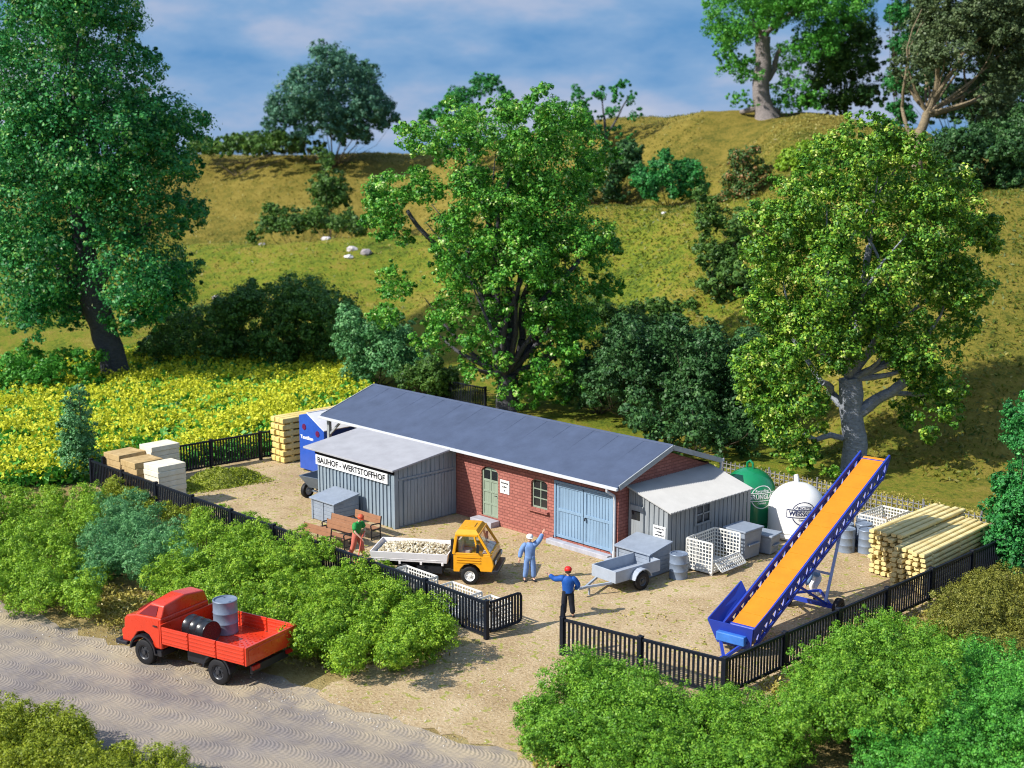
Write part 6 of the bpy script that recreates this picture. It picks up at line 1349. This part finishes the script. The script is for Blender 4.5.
def yard_tufts():
    rng = np.random.default_rng(15); n = 5200; X = rng.uniform(-24, 10, n); Y = rng.uniform(-8, 12.5, n); k = hnoise(X * 2.3, Y * 2.1) + .4 * rng.normal(size=n) > .55; P = np.repeat(np.stack([X, Y, np.full(n, .012)], -1)[k], 3, 0)
    P += rng.normal(size=P.shape) * np.array([.05, .05, 0]); N = unit(rng.normal(size=P.shape) * .5 + np.array([0, 0, 1])); P[:, 2] += .02
    o = link('moss_specks', leaf_mesh('moss_specks', P, N, .05 + .05 * rng.random(len(P)), rng.normal(.5, .2, len(P)), rng, .7), leaf_mat('dry_tuft', [(0, (0, 0, 0)), (1, (1, 1, 1))])); tag(o, 'sparse olive specks of moss and grass on the yard sand', 'moss', None, 'stuff')
yard_tufts()
# rocks on the hill
def rock(px, d, s_, seed, label, tone):
    rng = random.Random(seed); bm = bmesh.new(); bmesh.ops.create_icosphere(bm, subdivisions=2, radius=1)
    for v in bm.verts: v.co *= .8 + .35 * rng.random()
    for v in bm.verts: v.co.z *= .6
    me = bpy.data.meshes.new('rock'); bm.to_mesh(me); bm.free(); o = link('rock', me, mat('rock_%d' % tone, ((.36, .32, .33), (.50, .46, .45), (.62, .60, .60))[tone], .85, .25, 1.2, .2, .5, 6)); o.location = on_hill(px, d); o.scale = (s_, s_ * .8, s_); o.rotation_euler.z = rng.random() * 6
    tag(o, label, 'rock', 'stones on the hill')
rock(352, 119, .55, 1, 'pinkish grey stone below the light green crest, left of the middle tree', 1); rock(366, 118, .7, 2, 'largest pale grey stone below the crest, just left of the middle tree', 0); rock(349, 117, .45, 3, 'small pale stone lowest of those by the middle tree', 2); rock(327, 123, .5, 4, 'pale flat stone high on the light green crest', 1); rock(263, 126, .5, 5, 'dark small stone on the crest left of the others', 0); rock(241, 113, .4, 6, 'pale stone above the dark bushes right of the tall tree', 2); rock(663, 110, .3, 7, 'small white stone on the bright slope below the emerald shrub', 2); rock(215, 112, .45, 8, 'greyish stone beside the right foliage of the tall left tree', 1); rock(793, 116, .3, 9, 'tiny white stone near the light yellow green skyline shrub', 2)

# ================================================================== LIGHT, SKY, CAMERA
EL = 40.0; AZX, AZY = -.36, -.93
sun = bpy.data.lights.new('sun', 'SUN'); sun.energy = 4.1; sun.angle = R(.6); sun.color = (1, .955, .88)
so = bpy.data.objects.new('sun', sun); COL.objects.link(so)
dirv = Vector((AZX * math.cos(R(EL)), AZY * math.cos(R(EL)), math.sin(R(EL)))); so.rotation_euler = (-dirv).to_track_quat('-Z', 'Y').to_euler(); so.location = dirv * 80
wd = bpy.data.worlds.new('World'); S.world = wd; wd.use_nodes = True; nt = wd.node_tree
for n_ in list(nt.nodes): nt.nodes.remove(n_)
out = nt.nodes.new('ShaderNodeOutputWorld'); bg = nt.nodes.new('ShaderNodeBackground'); sky = nt.nodes.new('ShaderNodeTexSky'); sky.sky_type = 'NISHITA'; sky.sun_disc = False; sky.sun_elevation = R(EL); sky.sun_rotation = math.atan2(AZX, AZY); sky.altitude = 300; sky.air_density = 1.2
nt.links.new(sky.outputs[0], bg.inputs[0]); bg.inputs[1].default_value = .15
# banks of grey violet cloud over blue, low in the sky all round
tc = nt.nodes.new('ShaderNodeTexCoord'); mp = _n(nt, 'ShaderNodeMapping'); mp.inputs['Scale'].default_value = (3.2, 3.2, 9); mp.inputs['Location'].default_value = (.4, .2, .0); nt.links.new(tc.outputs['Generated'], mp.inputs[0])
f = noise(nt, mp.outputs[0], 1.5, 6, .55)
cc = ramp(nt, [(.34, (.09, .22, .42)), (.44, (.16, .28, .46)), (.53, (.27, .34, .48)), (.66, (.38, .41, .50))], f)
b2 = nt.nodes.new('ShaderNodeBackground'); nt.links.new(cc, b2.inputs[0]); b2.inputs[1].default_value = .92
sp_ = nt.nodes.new('ShaderNodeSeparateXYZ'); nt.links.new(tc.outputs['Generated'], sp_.inputs[0])
mr = _n(nt, 'ShaderNodeMapRange'); mr.inputs['From Min'].default_value = .25; mr.inputs['From Max'].default_value = .6; mr.inputs['To Min'].default_value = 1; mr.inputs['To Max'].default_value = .15; nt.links.new(sp_.outputs[2], mr.inputs[0])
mx = nt.nodes.new('ShaderNodeMixShader'); nt.links.new(mr.outputs[0], mx.inputs[0]); nt.links.new(bg.outputs[0], mx.inputs[1]); nt.links.new(b2.outputs[0], mx.inputs[2]); nt.links.new(mx.outputs[0], out.inputs[0])
cam = bpy.data.cameras.new('camera'); co = bpy.data.objects.new('camera', cam); COL.objects.link(co); S.camera = co
cam.sensor_width = 36; cam.lens = FPX / 1024 * 36; cam.clip_start = .5; cam.clip_end = 6000
co.matrix_world = Matrix.Translation(CAM) @ Matrix((RIGHT, UP, -FWD)).transposed().to_4x4()
cam.dof.use_dof = True; cam.dof.focus_distance = 47; cam.dof.aperture_fstop = .45
S.view_settings.view_transform = 'Standard'; S.view_settings.look = 'None'; S.view_settings.exposure = 0.64; S.view_settings.gamma = 1
S.cycles.filter_width = 1.05; S.cycles.max_bounces = 6; S.cycles.diffuse_bounces = 3; S.cycles.transparent_max_bounces = 8; S.cycles.use_denoising = True
try: S.cycles.denoiser = 'OPENIMAGEDENOISE'
except Exception: pass
S.cycles.caustics_reflective = False; S.cycles.caustics_refractive = False
